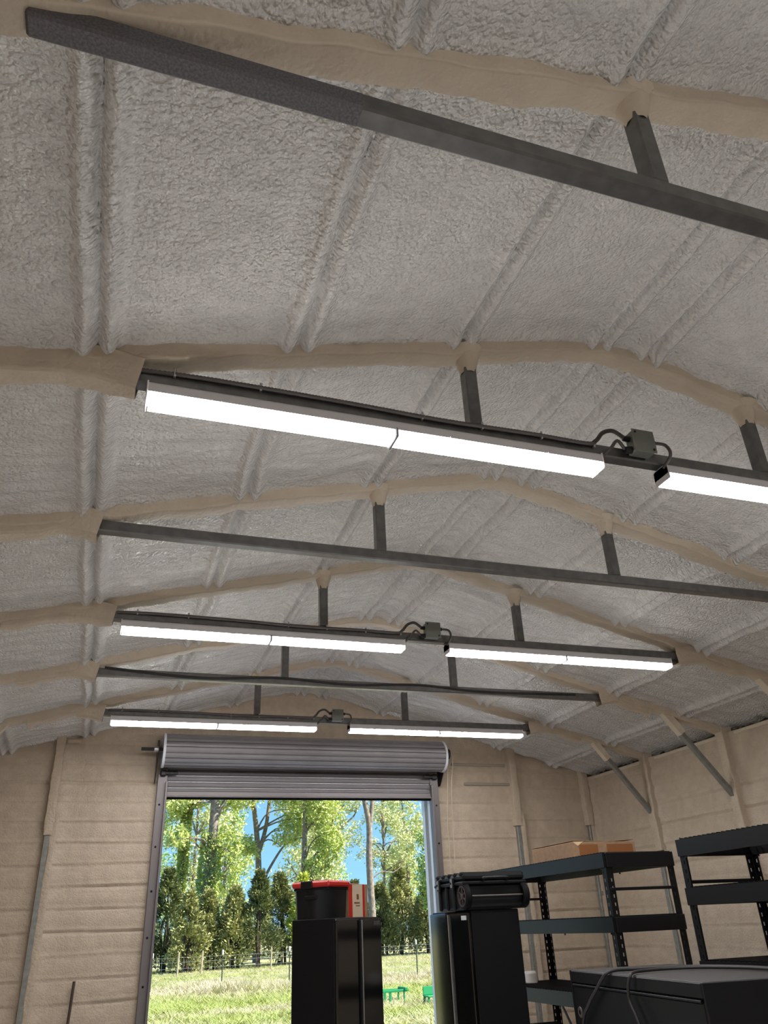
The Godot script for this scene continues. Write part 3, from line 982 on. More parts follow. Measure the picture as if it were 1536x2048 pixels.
func rack(label: String, at: Vector3, length: float, depth: float, height: float, levels: Array, rods: Array) -> Node3D:   # front faces -x; origin at near front corner, runs to -z
	var t := thing("shelving_rack", label, "rack", at, 0.0, "black slotted-post racks")
	var post := slotted_post(height)
	for ix in 2:
		for iz in 2:
			var o := part(t, "post", post, M.black_rack)
			o.position = Vector3(depth * ix, 0, -length * iz)
			# flanges point into the rack
			o.basis = [[Basis(Vector3(1, 0, 0), Vector3.UP, Vector3(0, 0, 1)).rotated(Vector3.UP, PI / 2), Basis.IDENTITY], [Basis(Vector3.UP, PI), Basis(Vector3.UP, -PI / 2)]][ix][iz]
	for lv: float in levels:
		for ix in 2:
			var b := MB.new()
			var x := depth * ix + (-0.012 if ix == 0 else 0.012)
			b.prism(PackedVector2Array([Vector2(0, 0), Vector2(0, -0.095), Vector2(0.028, -0.095), Vector2(0.028, -0.02), Vector2(0.012, -0.016), Vector2(0.012, 0)]), Transform3D(Basis(Vector3(1 if ix == 0 else -1, 0, 0), Vector3.UP, Vector3(0, 0, 1 if ix == 0 else -1)), Vector3(x, lv, -length if ix == 0 else 0.0)), length)
			var bo := part(t, "beam", b, M.black_rack)
			for q: float in [0.06, length * 0.35, length - 0.06]:
				var pn := MB.new()
				pn.lathe([Vector2(0.006, 0), Vector2(0.007, -0.010), Vector2(0, -0.012)], Transform3D(Basis.IDENTITY, Vector3(x + (0.014 if ix == 0 else -0.014), lv - 0.095, -q)), 8)
				part(bo, "pin", pn, M.dark_steel)
		for iz in 2:
			var e := MB.new()
			e.box(Vector3(depth / 2, lv - 0.048, -length * iz + (0.008 if iz == 0 else -0.008)), Vector3(depth - 0.01, 0.095, 0.018), 0.003)
			part(t, "side_beam", e, M.black_rack)
		var d := MB.new()
		var z := 0.03
		while z < length - 0.01:
			d.box(Vector3(depth / 2, lv + 0.003, -z), Vector3(depth + 0.02, 0.007, 0.006))
			z += 0.042
		for i in 6:
			d.box(Vector3(0.03 + (depth - 0.06) * i / 5.0, lv - 0.004, -length / 2), Vector3(0.005, 0.005, length - 0.02))
		part(t, "wire_deck", d, M.black_rack)
	for rd: float in rods:
		for iz in 2:
			var r := MB.new()
			r.bar(Vector3(0.01, rd, -length * iz), Vector3(depth - 0.01, rd, -length * iz), 0.012, 0.020, 0.003)
			part(t, "side_rod", r, M.black_rack)
	return t

func make_racks() -> void:
	var r1 := rack("black steel rack with the cardboard carton on its top shelf", Vector3(1.43, 0, -5.22), 1.96, 0.575, 2.0, [2.0, 1.592, 1.118, 0.45], [1.765, 0.8])
	var br := MB.new()
	br.bar(Vector3(0.56, 1.02, -1.93), Vector3(0.56, 0.46, -1.45), 0.012, 0.022, 0.003)
	part(r1, "diagonal_brace", br, M.black_rack)
	rack("black steel rack behind the low black cabinet at right edge", Vector3(1.46, 0, -2.5), 1.93, 0.56, 2.005, [2.005, 1.732, 1.345, 0.6], [1.765, 1.0])
	# carton on the top shelf
	var c := thing("carton", "long flat brown cardboard carton on the rack's top shelf", "carton", Vector3(1.79, 2.007, -6.07))
	var W := 0.57
	var D := 0.66
	var H := 0.115
	var b := MB.new()
	b.box(Vector3(0, H / 2, 0), Vector3(W, H, D), 0.003)
	part(c, "box", b, M.cardboard)
	for s: Array in [[-0.5, 0.33, 0.05], [0.5, 0.30, 0.10]]:
		var f := MB.new()
		f.box(Vector3(s[0] * W * 0.48, H + 0.004 + 0.02 * s[2], 0.0), Vector3(W * 0.5, 0.004, D), 0.001, Basis(Vector3.BACK, s[2] * (1.0 if s[0] > 0 else -1.0) * 0.5))
		part(c, "flap", f, M.cardboard)
	for s: Array in [[-0.145, 0.17], [0.14, 0.24]]:
		var tp := MB.new()
		tp.box(Vector3(s[0], H * 0.47, D / 2 + 0.0012), Vector3(s[1], H * 0.72, 0.002), 0.0005)
		part(c, "tape_patch", tp, M.tape_brown, "glossy brown tape")
	var tear := MB.new()
	tear.prism(PackedVector2Array([Vector2(-W / 2, H), Vector2(-W / 2 + 0.10, H), Vector2(-W / 2 + 0.045, H - 0.03)]), Transform3D(Basis.IDENTITY, Vector3(0, 0.001, D / 2 - 0.001)), 0.004)
	part(c, "torn_corner", tear, M.flap_pale, "pale torn corner")
	# white jar lower down
	var j := thing("white_jar", "small white plastic jar on the rack's third shelf", "jar", Vector3(1.64, 1.125, -6.93))
	var jb := MB.new()
	jb.lathe([Vector2(0, 0), Vector2(0.05, 0), Vector2(0.054, 0.006), Vector2(0.054, 0.07), Vector2(0.046, 0.086), Vector2(0, 0.088)], Transform3D.IDENTITY, 20)
	part(j, "body", jb, M.white_plastic)
	make_low_cabinet()

func make_low_cabinet() -> void:
	var a := 0.126
	var W := 1.43
	var D := 0.65
	var H := 1.33
	var t := thing("low_cabinet", "wide waist-high black metal cabinet with a dusty top", "cabinet", Vector3(0.537, 0, -3.265), 0.0)
	# local frame: front faces -x; near corner at the origin, runs to -z, turned slightly
	t.rotation.y = -a
	var b := MB.new()
	b.box(Vector3(D / 2 + 0.01, H / 2, -W / 2), Vector3(D - 0.02, H - 0.06, W - 0.02), 0.004)
	part(t, "body", b, M.black_matte)
	for q: float in [-0.009, -W + 0.009]:
		var s := MB.new()
		s.box(Vector3(D / 2, H / 2, q), Vector3(D, H, 0.018), 0.003)
		part(t, "side_panel", s, M.black_rack)
	var f := MB.new()
	f.box(Vector3(0.012, H / 2 - 0.03, -W / 2), Vector3(0.022, H - 0.095, W - 0.05), 0.004)
	var fo := part(t, "front_panel", f, M.black_rack)
	var rd := MB.new()
	rd.tube([Vector3(0.0, H - 0.072, -0.035), Vector3(0.0, H - 0.072, -W + 0.035)], 0.006, 8)
	part(fo, "bead", rd, M.black_rack)
	var lk := MB.new()
	lk.lathe([Vector2(0.012, 0.004), Vector2(0.02, 0.006), Vector2(0.026, 0.004), Vector2(0.028, 0.0)], Transform3D(Basis(Vector3(0, 1, 0), Vector3(-1, 0, 0), Vector3(0, 0, 1)), Vector3(0.001, 1.126, -1.345)), 18)
	part(fo, "lock_ring", lk, M.armour)
	var bd := MB.new()
	bd.box(Vector3(0.012, H - 0.032, -W / 2), Vector3(0.024, 0.058, W - 0.04), 0.003)
	part(t, "header_band", bd, M.black_rack)
	var tp := MB.new()
	tp.box(Vector3(D / 2 + 0.005, H - 0.006, -W / 2), Vector3(D - 0.01, 0.014, W - 0.04), 0.003)
	part(t, "top_panel", tp, M.dusty_black, "dusty black top")
	var h := H + 0.013
	cable("power_cord", "long black power cord looping down the low cabinet's front near its lock", "cord", [Vector3(1.17, h, -3.50), Vector3(1.20, h, -3.75), Vector3(1.14, h, -4.02), Vector3(0.983, h, -4.126), Vector3(0.80, h, -4.172), Vector3(0.70, h, -4.17), Vector3(0.640, h - 0.012, -4.17), Vector3(0.636, 1.296, -4.224), Vector3(0.646, 1.25, -4.302), Vector3(0.661, 1.173, -4.427), Vector3(0.674, 1.077, -4.529), Vector3(0.68, 0.8, -4.60), Vector3(0.66, 0.3, -4.62), Vector3(0.5, 0.012, -4.65), Vector3(0.25, 0.01, -4.5)], 0.0085, M.cable_black, "cords on the low cabinet")
	cable("power_cord", "shorter black cord dangling at the middle of the low cabinet's front", "cord", [Vector3(1.14, h, -3.46), Vector3(1.16, h, -3.72), Vector3(1.08, h, -3.95), Vector3(0.92, h, -4.02), Vector3(0.74, h, -3.99), Vector3(0.64, h, -3.92), Vector3(0.600, h - 0.012, -3.89), Vector3(0.596, 1.292, -3.915), Vector3(0.598, 1.228, -3.929), Vector3(0.592, 1.168, -3.886), Vector3(0.588, 1.10, -3.85)], 0.0075, M.cable_black, "cords on the low cabinet")

func make_broom() -> void:
	var t := thing("broom", "dark stick of a broom leaning on the end wall", "broom", Vector3(-2.09, 0, END_Z + 0.20))
	var m := MB.new()
	m.tube([Vector3(0, 0.12, 0), Vector3(0.036, 1.285, -0.155)], 0.012, 8)
	part(t, "stick", m, M.broom_wood)
	var h := MB.new()
	h.box(Vector3(0, 0.10, 0), Vector3(0.30, 0.05, 0.05), 0.01)
	part(t, "head", h, M.broom_wood)
	var b := MB.new()
	b.box(Vector3(0, 0.04, 0), Vector3(0.28, 0.08, 0.045), 0.006)
	part(t, "bristles", b, M.black_matte)

# ---------------------------------------------------------------- outdoors
func leaf_quad(m: MB, at: Vector3, size: float, aspect: float, dir: Vector3, col: Color) -> void:
	var s := dir.cross(Vector3(rng.randf() - 0.5, rng.randf() - 0.5, rng.randf() - 0.5)).normalized() * size * aspect * 0.5
	var k := m.v.size()
	var nn := s.cross(dir).normalized()
	m.v.append(at); m.v.append(at + dir * size * 0.45 + s); m.v.append(at + dir * size); m.v.append(at + dir * size * 0.45 - s)
	for i in 4:
		m.n.append(nn); m.c.append(col)
	m.ix.append_array(PackedInt32Array([k, k + 2, k + 1, k, k + 3, k + 2]))

func rand_dir() -> Vector3:
	var d := Vector3(rng.randfn(), rng.randfn(), rng.randfn())
	return d.normalized() if d.length() > 0.01 else Vector3.UP

func leafy_tree(called: String, label: String, at: Vector3, trunk: Array, radii: Array, crown: Array, leaves: int, leaf: float, cols: Array, group: String, ivy := 0.0, forks := []) -> void:
	# crown: [[centre, radius], ...] in local metres; branches reach from the trunk to them
	var t := thing(called, label, "tree", at, 0.0, group)
	var m := MB.new()
	m.tube(curve(trunk, 5), range(trunk.size() * 5 - 4).map(func(i: int) -> float: return lerpf(radii[0], radii[1], i / float(trunk.size() * 5 - 5))), 9)
	for f: Array in forks:
		m.tube(curve(f[0], 4), range(f[0].size() * 4 - 3).map(func(i: int) -> float: return lerpf(f[1], f[2], i / float(f[0].size() * 4 - 4))), 7)
	var top: Vector3 = trunk[-1]
	for cb: Array in crown:
		var c0: Vector3 = cb[0]
		var root: Vector3 = trunk[-1]
		for q: Vector3 in curve(trunk, 4):
			if q.y < c0.y - 0.4: root = q
		if root.y > c0.y: root = trunk[trunk.size() / 2]
		for i in 3:
			var tip: Vector3 = c0 + rand_dir() * cb[1] * 0.7
			var midp := root.lerp(tip, 0.5) + Vector3(rng.randfn() * 0.3, 0.35 + rng.randfn() * 0.2, rng.randfn() * 0.3)
			var bp := curve([root, midp, tip], 4)
			m.tube(bp, range(bp.size()).map(func(j: int) -> float: return lerpf(0.07, 0.018, j / float(bp.size() - 1))), 5, false)
	part(t, "trunk", m, M.bark)
	var f := MB.new()
	var total := 0.0
	for cb: Array in crown: total += pow(cb[1], 2.0)
	for cb: Array in crown:
		var cnt := int(2.0 * leaves * pow(cb[1], 2.0) / total)
		var tone := rng.randf()
		var sub := []
		for i in maxi(6, cnt / 45):
			sub.append(cb[0] + rand_dir() * cb[1] * pow(rng.randf(), 0.45))
		for i in cnt:
			var p: Vector3 = sub[rng.randi() % sub.size()] + rand_dir() * cb[1] * 0.42 * pow(rng.randf(), 0.7)
			var col: Color = cols[0].lerp(cols[1], clampf(tone * 0.5 + rng.randf() * 0.5, 0, 1))
			leaf_quad(f, p, leaf * 0.82 * (0.6 + 0.8 * rng.randf()), 0.62, rand_dir(), col)
	part(t, "foliage", f, M.leaf)
	if ivy > 0.0:
		var v := MB.new()
		for i in 4200:
			var y := ivy * pow(rng.randf(), 0.8)
			var an := rng.randf() * TAU
			var c := curve(trunk, 5)
			var q: Vector3 = c[0]
			for w: Vector3 in c:
				if w.y <= y: q = w
			var rr: float = radii[0] * (0.95 + 0.5 * rng.randf())
			leaf_quad(v, Vector3(q.x + cos(an) * rr, y, q.z + sin(an) * rr), 0.17, 0.8, (Vector3(cos(an), -0.4, sin(an)) + rand_dir() * 0.5).normalized(), cols[0].lerp(cols[1], rng.randf() * 0.7))
		part(t, "ivy", v, M.leaf, "green ivy climbing the trunk")

func cedar_meshes(h: float, r: float, count: int, lo: Color, hi: Color, low: float, seed_: int) -> Array:
	rng.seed = seed_
	var tr := MB.new()
	for i in 3:
		var o := Vector3(rng.randfn() * 0.25, 0, rng.randfn() * 0.25) if i else Vector3.ZERO
		tr.tube([o, o + Vector3(rng.randfn() * 0.1, h * 0.4, rng.randfn() * 0.1), o * 0.3 + Vector3(0, h * (0.85 if i == 0 else 0.6), 0)], [0.08 if i else 0.11, 0.07, 0.02], 6)
	var f := MB.new()
	var lobes := []
	for i in 64:
		var y := low + (h - low) * pow(rng.randf(), 0.85)
		var k := (y - low) / (h - low)
		var rr := r * (1.0 - pow(k, 1.5)) * (0.65 + 0.5 * rng.randf()) * (0.75 + 0.25 * minf(1.0, k * 5.0))
		var an := rng.randf() * TAU
		lobes.append([Vector3(cos(an) * rr * 0.72, y, sin(an) * rr * 0.72), maxf(0.22, r * 0.34 * (1.1 - k)), rng.randf()])
	lobes.append([Vector3(0, h - 0.25, 0), 0.25, 0.5])
	for i in count:
		var lb: Array = lobes[rng.randi() % lobes.size()]
		var p: Vector3 = lb[0] + rand_dir() * lb[1] * pow(rng.randf(), 0.4) * Vector3(1, 1.15, 1)
		var out := Vector3(p.x, 0, p.z).normalized()
		var col := lo.lerp(hi, clampf(0.55 * lb[2] + 0.55 * rng.randf() - 0.1, 0, 1))
		leaf_quad(f, p, 0.20 * (0.6 + 0.7 * rng.randf()), 0.34, (out * 0.6 + Vector3.UP * 0.45 + rand_dir() * 0.6).normalized(), col)
	return [tr.mesh(), f.mesh()]

func make_outdoors() -> void:
	rng.seed = 4242
	# field
	var g := setting("ground", "sunlit field of green and straw-coloured grass", "ground")
	var n1 := noise_image(71, FastNoiseLite.TYPE_SIMPLEX_SMOOTH, 0.02, 512, 5)
	var n2 := noise_image(73, FastNoiseLite.TYPE_SIMPLEX_SMOOTH, 0.09, 512, 4)
	var gi := Image.create(512, 512, false, Image.FORMAT_RGB8)
	for y in 512:
		for x in 512:
			var q := n1.get_pixel(x, y).r * 0.6 + n2.get_pixel(x, y).r * 0.4
			gi.set_pixel(x, y, Color8(146, 150, 92).lerp(Color8(186, 178, 146), clampf((q - 0.35) * 2.6, 0, 1)))
	var gm := mat("field", Color.WHITE, 0.95)
	gm.albedo_texture = ImageTexture.create_from_image(gi)
	triplanar(gm, 0.08)
	var fm := MB.new()
	fm.box(Vector3(10, -0.62, -80.6), Vector3(240, 1.2, 144), 0)
	part(g, "turf", fm, M.field)
	var ap := MB.new()
	ap.box(Vector3(0, -0.06, -10.7), Vector3(9, 0.14, 4.0), 0.01)
	part(g, "gravel_apron", ap, M.concrete)
	# grass: uncountable tufts
	var tm := MB.new()
	for i in 7:
		var a := rng.randf() * TAU
		var d := Vector3(cos(a) * 0.5, 1.0 + rng.randf(), sin(a) * 0.5).normalized()
		var s := Vector3(-sin(a), 0, cos(a)) * 0.012
		var o := Vector3(cos(a), 0, sin(a)) * 0.05 * rng.randf()
		tm.tri(o - s, o + s, o + d * (0.6 + 0.5 * rng.randf()))
	for i in tm.v.size(): tm.c.append(Color.WHITE)
	var tuft := tm.mesh()
	tuft.surface_set_material(0, M.grass_blade)
	var where := []
	var tint := []
	for i in 42000:
		var z := -13.0 - 36.0 * pow(rng.randf(), 0.8)
		var x := lerpf(-0.35, 0.62, rng.randf()) * -z - 2.0
		var band := wob.get_noise_2d(x * 9.0, z * 22.0)
		var hgt := 0.05 + 0.04 * rng.randf()
		var fresh := 0.62 + 0.7 * band
		if z < -27.0 and z > -31.5:
			fresh = 0.15 + 0.5 * band
			hgt += 0.12 * maxf(0.0, wob.get_noise_2d(x * 14.0, 900.0) + 0.35)
		elif z < -21.5 and z > -25.5:
			fresh += 0.45
		var col := Color(0.50, 0.46, 0.34).lerp(Color(0.34, 0.41, 0.12), clampf(fresh + rng.randfn() * 0.18, 0, 1)) * (0.8 + 0.4 * rng.randf())
		where.append(Transform3D(Basis(Vector3.UP, rng.randf() * TAU).scaled(Vector3(1.3, hgt / 0.6 * 1.3, 1.3)), Vector3(x, -0.025, z)))
		tint.append(col)
	var mm := MultiMesh.new()
	mm.transform_format = MultiMesh.TRANSFORM_3D
	mm.use_colors = true
	mm.mesh = tuft
	mm.instance_count = where.size()
	for i in where.size():
		mm.set_instance_transform(i, where[i])
		mm.set_instance_color(i, tint[i])
	var go := MultiMeshInstance3D.new()
	go.name = "grass"
	go.multimesh = mm
	add_child(go)
	tag(go, "sunlit green and straw grass blades across the field", "grass", "", "stuff")
	# wire fence
	var fence := thing("wire_fence", "woven wire fence with thin dark posts in front of the cedars", "fence", Vector3(0, 0, -29.8))
	for x: float in [-2.5, 0.1, 2.35, 4.6, 6.9, 9.2, 11.5]:
		var p := MB.new()
		p.bar(Vector3(x, -0.05, 0), Vector3(x, 1.02, 0), 0.035, 0.03, 0.004, Vector3.BACK)
		var po := part(fence, "post", p, M.post_green)
		var cp := MB.new()
		cp.box(Vector3(x, 1.06, 0.0), Vector3(0.055, 0.15, 0.055), 0.012)
		part(po, "insulator", cp, M.post_white)
	var w := MB.new()
	for y: float in [0.12, 0.3, 0.48, 0.66, 0.84, 0.97]:
		w.bar(Vector3(-3, y, 0.02), Vector3(12, y, 0.02), 0.007, 0.007, 0)
	var wx := -3.0
	while wx < 12.0:
		w.bar(Vector3(wx, 0.1, 0.02), Vector3(wx, 0.97, 0.02), 0.006, 0.006, 0)
		wx += 0.17
	part(fence, "wire_mesh", w, M.fence_wire)
	# far wooden posts at the tree line
	for s: Array in [[1.9, -40.0, "leftmost"], [3.05, -41.0, "middle"], [6.4, -42.0, "rightmost"]]:
		var p := MB.new()
		p.tube([Vector3.ZERO, Vector3(0.02, 0.7, 0), Vector3(0.02, 1.0, 0)], [0.04, 0.036, 0.03], 8)
		var o := part(self, numbered("wooden_post"), p, M.label_pale)
		o.position = Vector3(s[0], -0.03, s[1])
		tag(o, "%s of the pale wooden posts before the cedar trunks" % s[2], "post", "pale posts at the tree line")
	# green painted stand and green garden seat
	var st := thing("green_stand", "low green metal rail stand on the grass beyond the door", "stand", Vector3(4.62, 0, -19.95))
	for dz: float in [0.0, -0.4]:
		var rl := MB.new()
		rl.bar(Vector3(-0.5, 0.27, dz), Vector3(0.63, 0.27, dz), 0.05, 0.05, 0.006)
		part(st, "rail", rl, M.green_paint)
		for x: float in [-0.4, 0.18, 0.52]:
			var lg := MB.new()
			lg.bar(Vector3(x, -0.03, dz), Vector3(x, 0.25, dz), 0.055 if x < 0.3 else 0.03, 0.04, 0.005, Vector3.BACK)
			part(st, "leg", lg, M.green_paint)
	var cr := MB.new()
	cr.bar(Vector3(0.56, 0.30, 0.05), Vector3(0.56, 0.30, -0.45), 0.06, 0.06, 0.006)
	part(st, "cross_rail", cr, M.green_paint)
	var gs := thing("garden_chair", "small green plastic garden chair beside the right cabinet's mirrored doors", "chair", Vector3(5.58, 0, -19.25))
	var se := MB.new()
	se.box(Vector3(0, 0.17, 0), Vector3(0.36, 0.03, 0.34), 0.008)
	part(gs, "seat", se, M.green_paint)
	var sb := MB.new()
	sb.box(Vector3(0, 0.27, -0.15), Vector3(0.36, 0.17, 0.03), 0.008, Basis(Vector3.RIGHT, -0.15))
	part(gs, "backrest", sb, M.green_paint)
	for q: Array in [[-1, -1], [-1, 1], [1, -1], [1, 1]]:
		var lg := MB.new()
		lg.bar(Vector3(q[0] * 0.17, -0.03, q[1] * 0.15), Vector3(q[0] * 0.15, 0.17, q[1] * 0.13), 0.05, 0.035, 0.006, Vector3.BACK)
		part(gs, "leg", lg, M.green_paint)
	make_trees()

func make_trees() -> void:
	var spring := [Color(0.36, 0.46, 0.12), Color(0.68, 0.76, 0.30)]
	var pale := [Color(0.46, 0.52, 0.24), Color(0.74, 0.79, 0.48)]
	var cool := [Color(0.24, 0.38, 0.10), Color(0.50, 0.64, 0.24)]
	rng.seed = 11
	leafy_tree("ivy_tree", "tall thick grey tree with ivy climbing its lower trunk", Vector3(4.0, 0, -50), [Vector3(0, -0.1, 0), Vector3(0.1, 2.4, 0), Vector3(0.3, 5.0, 0), Vector3(0.38, 7.6, 0), Vector3(0.30, 11.5, 0)], [0.42, 0.22], [[Vector3(-1.8, 9.0, 0.5), 1.3], [Vector3(2.3, 9.8, 0), 1.5], [Vector3(-0.6, 12.0, 0), 2.0], [Vector3(1.5, 6.2, 1.0), 0.8], [Vector3(2.2, 12.4, 0), 1.8], [Vector3(-1.4, 6.6, 0.5), 0.7]], 5200, 0.20, spring, "tall trees beyond the door", 6.9, [[[Vector3(0.38, 7.2, 0), Vector3(0.9, 8.6, 0), Vector3(2.0, 9.8, 0)], 0.16, 0.06]])
	leafy_tree("slender_tree", "slender dark ivy-clad tree nearest the left door guide", Vector3(2.85, 0, -52), [Vector3(0, -0.1, 0), Vector3(0.06, 4, 0), Vector3(0.12, 8, 0), Vector3(0.3, 12, 0)], [0.17, 0.10], [[Vector3(-0.9, 8.6, 0.6), 1.2], [Vector3(0.7, 9.4, 0.2), 1.0], [Vector3(-0.4, 6.8, 0.8), 0.9], [Vector3(-1.0, 10.4, 0), 1.3], [Vector3(0.2, 11.8, 0), 1.6]], 4600, 0.20, spring, "tall trees beyond the door", 9.0)
	leafy_tree("forked_tree", "dark forked tree in the middle left of the door view", Vector3(7.9, 0, -54), [Vector3(0, -0.1, 0), Vector3(0, 3, 0), Vector3(-0.05, 5.4, 0), Vector3(-0.25, 7.4, 0), Vector3(-0.55, 9.6, 0), Vector3(-0.6, 12.5, 0)], [0.24, 0.12], [[Vector3(-1.9, 9.2, 0), 1.1], [Vector3(0.3, 10.8, 0), 1.7], [Vector3(2.6, 8.2, 0.3), 1.2], [Vector3(-0.9, 6.4, 0.6), 0.8], [Vector3(1.7, 6.9, 0.4), 0.9], [Vector3(-1.2, 12.0, 0), 1.6]], 5600, 0.20, spring, "tall trees beyond the door", 0.0, [[[Vector3(-0.1, 6.0, 0), Vector3(0.35, 7.6, 0), Vector3(0.6, 9.8, 0), Vector3(0.9, 12, 0)], 0.16, 0.07], [[Vector3(0.2, 4.4, 0.2), Vector3(0.9, 5.6, 0.2), Vector3(1.7, 6.6, 0.2), Vector3(2.9, 7.0, 0.2)], 0.10, 0.04]])
	leafy_tree("straight_tree", "straight pale-trunked tree rising behind the red-lidded tote", Vector3(10.2, 0, -52), [Vector3(0, -0.1, 0), Vector3(0.1, 4, 0), Vector3(0.2, 8, 0), Vector3(0.2, 12, 0)], [0.18, 0.13], [[Vector3(1.3, 8.2, 0.2), 1.3], [Vector3(1.6, 6.4, 0.3), 1.1], [Vector3(1.0, 10.2, 0), 1.6], [Vector3(-1.2, 9.6, 0), 1.0], [Vector3(0.9, 4.9, 0.5), 0.8]], 6200, 0.20, spring, "tall trees beyond the door")
	leafy_tree("pale_forked_tree", "pale grey tree forking high, right of the red-lidded tote", Vector3(12.75, 0, -46), [Vector3(0.15, -0.1, 0), Vector3(0.05, 2.5, 0), Vector3(-0.03, 5, 0), Vector3(0.02, 6.8, 0), Vector3(-0.28, 8.6, 0), Vector3(-0.5, 11, 0)], [0.22, 0.13], [[Vector3(-1.0, 10.6, 0), 1.3], [Vector3(1.2, 11.0, 0), 1.2]], 1600, 0.18, pale, "tall trees beyond the door", 0.0, [[[Vector3(0.02, 6.5, 0), Vector3(0.22, 7.7, 0), Vector3(0.32, 9.2, 0), Vector3(0.35, 11, 0)], 0.15, 0.09], [[Vector3(0.1, 4.0, 0), Vector3(0.7, 4.35, 0), Vector3(1.4, 4.3, 0), Vector3(2.0, 4.7, 0)], 0.045, 0.018], [[Vector3(0.1, 5.0, 0), Vector3(0.4, 5.35, 0), Vector3(1.2, 5.3, 0)], 0.035, 0.014]])
	leafy_tree("leaning_tree", "thin leaning tree with open branches against the blue sky", Vector3(13.2, 0, -58), [Vector3(-0.5, -0.1, 0), Vector3(0.0, 4, 0), Vector3(0.45, 7.4, 0), Vector3(1.0, 10, 0), Vector3(1.3, 13, 0)], [0.15, 0.07], [[Vector3(-0.2, 8.6, 0), 1.0], [Vector3(1.8, 9.6, 0), 1.1], [Vector3(0.6, 11.5, 0), 1.3], [Vector3(1.6, 7.4, 0), 1.2], [Vector3(0.2, 5.2, 0), 1.1]], 3000, 0.19, pale, "tall trees beyond the door", 0.0, [[[Vector3(0.45, 7.4, 0), Vector3(1.5, 8.2, 0), Vector3(2.4, 9.0, 0), Vector3(2.6, 10.4, 0)], 0.08, 0.04]])
	leafy_tree("sparse_tree", "sparse young tree with fine twigs right of the pale forked tree", Vector3(17.6, 0, -58), [Vector3(0, -0.1, 0), Vector3(0.05, 4, 0), Vector3(0.1, 8, 0), Vector3(0.1, 11, 0)], [0.12, 0.04], [[Vector3(-0.6, 9.2, 0), 1.1], [Vector3(0.8, 8.4, 0), 1.1], [Vector3(0.2, 10.8, 0), 1.1], [Vector3(1.1, 6.2, 0), 1.2], [Vector3(-0.8, 6.6, 0), 1.1], [Vector3(1.7, 7.4, 0), 0.9]], 2600, 0.17, pale, "tall trees beyond the door")
	leafy_tree("leafy_corner_tree", "full leafy tree filling the right edge of the door opening", Vector3(19.3, 0, -50), [Vector3(0, -0.1, 0), Vector3(-0.1, 3, 0), Vector3(0.1, 6, 0), Vector3(0.2, 8.5, 0)], [0.16, 0.06], [[Vector3(-0.2, 7.6, 0), 1.0], [Vector3(-0.9, 6.2, 0), 1.2], [Vector3(0.6, 6.6, 0), 1.2], [Vector3(-1.4, 4.8, 0.3), 1.2], [Vector3(0.2, 4.6, 0.5), 1.3], [Vector3(-1.0, 3.4, 0.4), 1.1], [Vector3(0.8, 3.2, 0.3), 1.2]], 6200, 0.19, cool, "tall trees beyond the door")
	# far wood behind: the same two kinds again and again
	for i in 15:
		var x := -3.0 + i * 2.6 + rng.randf_range(-0.8, 0.8)
		var z := -62.0 - 8.0 * (i % 3) - rng.randf()
		var h := rng.randf_range(9.0, 13.0) if i < 11 else rng.randf_range(6.5, 9.0)
		leafy_tree("far_tree", "far pale green tree in the wood behind the nearer trunks", Vector3(x, 0, z), [Vector3(0, -0.1, 0), Vector3(rng.randf_range(-0.2, 0.2), h * 0.5, 0), Vector3(rng.randf_range(-0.4, 0.4), h, 0)], [0.16, 0.05], [[Vector3(-0.8, h * 0.85, 0), 1.7], [Vector3(1.0, h * 0.7, 0), 1.7], [Vector3(0, h * 0.5, 0), 1.6], [Vector3(-1.2, h * 0.35, 0), 1.5], [Vector3(1.2, h * 0.28, 0), 1.4], [Vector3(0.2, h, 0), 1.4]], 2600, 0.26, [pale, spring, cool][i % 3], "far wood")
	# cedars
	var dark := [Color(0.05, 0.07, 0.025), Color(0.28, 0.31, 0.11)]
	var olive := [Color(0.13, 0.15, 0.045), Color(0.52, 0.52, 0.21)]
	var kinds := [cedar_meshes(4.6, 1.6, 9500, dark[0], dark[1], 0.6, 501), cedar_meshes(4.4, 1.7, 9500, olive[0], olive[1], 0.3, 502), cedar_meshes(3.6, 1.3, 7500, olive[0], olive[1], 0.3, 503), cedar_meshes(4.8, 1.7, 9800, dark[0].lerp(olive[0], 0.5), dark[1].lerp(olive[1], 0.5), 0.8, 504)]
	var spots := [
		[0, 1.7, -45.5, 1.0, 1.0, "dark cedar beside the left door guide"], [2, 2.6, -43.5, 0.95, 1.0, "short olive cedar in front of the slender ivy-clad tree"],
		[1, 3.7, -45.0, 0.82, 0.9, "olive cedar at the foot of the ivy-clad trunk"], [2, 5.0, -44.5, 1.02, 1.0, "olive cedar just left of the darkest cedar"],
		[0, 6.25, -44.5, 0.95, 0.95, "darkest cedar, pointed, left of the black tall cabinet"], [3, 7.7, -46.5, 0.9, 1.0, "broad cedar behind the darkest cedar"],
		[1, -0.2, -46.0, 1.05, 1.1, "cedar mostly hidden behind the left door guide"], [1, 9.6, -46.0, 0.92, 1.0, "cedar partly hidden by the left tall cabinet"],
		[1, 15.6, -53.0, 0.92, 1.1, "olive cedar between the two tall cabinets, on the left"], [1, 17.3, -54.0, 1.15, 1.1, "tallest cedar between the two tall cabinets"],
		[1, 18.9, -52.5, 1.05, 1.05, "cedar partly hidden by the right tall cabinet"], [0, 13.6, -52.0, 0.9, 1.0, "cedar behind the pale forked tree's trunk"], [3, 21.0, -54.0, 1.05, 1.2, "cedar hidden mostly behind the wheeled toolbox"], [2, 11.6, -50.0, 1.1, 1.1, "cedar behind the red-lidded tote"]]
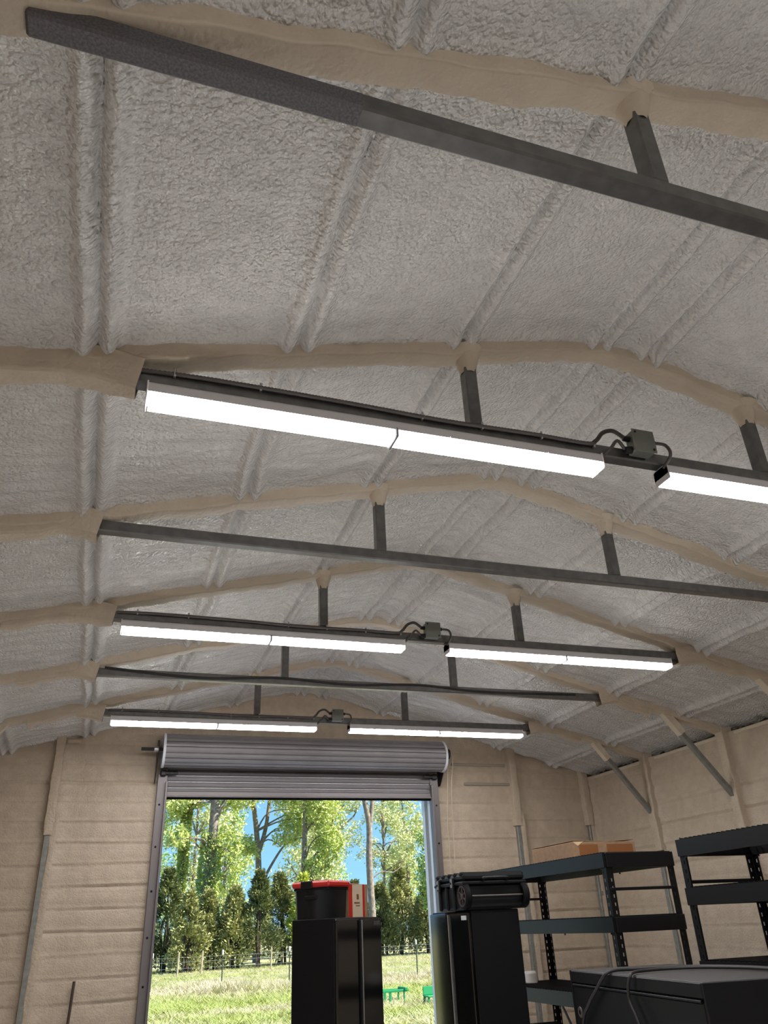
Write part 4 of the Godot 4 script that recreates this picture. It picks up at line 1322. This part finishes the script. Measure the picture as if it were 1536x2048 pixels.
	for i in spots.size():
		var s: Array = spots[i]
		var t := thing("cedar", s[5], "cedar", Vector3(s[1], -0.05, s[2]), i * 1.3, "cedars at the field's edge")
		t.scale = Vector3(s[4], s[3], s[4])
		part(t, "trunk", kinds[s[0]][0], M.bark_dark)
		part(t, "foliage", kinds[s[0]][1], M.needle)
	rng.seed = 90
	var yb := cedar_meshes(4.2, 0.9, 4200, Color(0.34, 0.42, 0.05), Color(0.66, 0.70, 0.14), 1.2, 505)
	var yt := thing("yellow_green_sapling", "bright yellow-green sapling beside the red-lidded tote", "sapling", Vector3(8.7, -0.05, -45.2))
	part(yt, "trunk", yb[0], M.bark_dark)
	part(yt, "foliage", yb[1], M.leaf)

# ---------------------------------------------------------------- scene
func _ready() -> void:
	var cam := Camera3D.new()
	cam.name = "camera"
	cam.fov = 66.81
	cam.position = Vector3(-1.9952, 1.60, 0.0)
	cam.rotation = Vector3(0.4899, -0.3459, -0.0462)
	cam.near = 0.05
	cam.far = 400.0
	add_child(cam)
	cam.current = true
	var env := Environment.new()
	env.background_mode = Environment.BG_SKY
	var sky := Sky.new()
	var sm := ProceduralSkyMaterial.new()
	sm.sky_top_color = Color(0.30, 0.55, 0.86)
	sm.sky_horizon_color = Color(0.58, 0.80, 0.92)
	sm.sky_curve = 0.2
	sm.ground_bottom_color = Color(0.35, 0.36, 0.22)
	sm.ground_horizon_color = Color(0.62, 0.66, 0.5)
	sm.sky_energy_multiplier = 1.15
	sm.ground_energy_multiplier = 0.6
	sky.sky_material = sm
	env.sky = sky
	env.tonemap_mode = Environment.TONE_MAPPER_LINEAR
	env.tonemap_exposure = 1.0
	env.sdfgi_enabled = true
	env.ssao_enabled = true
	env.ssil_enabled = true
	var we := WorldEnvironment.new()
	we.name = "world"
	we.environment = env
	add_child(we)
	var sun := DirectionalLight3D.new()
	sun.name = "sun"
	sun.light_energy = 4.1
	sun.light_color = Color(1.0, 0.96, 0.88)
	sun.light_angular_distance = 0.53
	sun.shadow_enabled = true
	sun.rotation_degrees = Vector3(-48, 62, 0)
	add_child(sun)

	wob.seed = 7
	wob.frequency = 0.02
	wob.fractal_octaves = 2
	fine.seed = 19
	fine.frequency = 0.02
	fine.fractal_octaves = 2
	make_materials()
	make_ceiling()
	make_walls()
	make_frame(0, "steel roof frame overhead behind the viewer, carrying strip lights", 0.4)
	make_frame(1, "nearest steel roof frame crossing the top of the picture", 0.3)
	make_frame(2, "second steel roof frame, carrying the nearest pair of strip lights", 0.40)
	make_frame(3, "third steel roof frame, bare, with two upright posts", 0.25)
	make_frame(4, "fourth steel roof frame, carrying the middle pair of strip lights", 0.38)
	make_frame(5, "fifth steel roof frame with a black cable along its chord", 0.27)
	make_frame(6, "sixth steel roof frame, carrying the farthest strip lights before the end wall", 0.36)
	make_studs()
	make_door()
	make_lights()
	make_cabinets()
	make_racks()
	make_broom()
	make_outdoors()
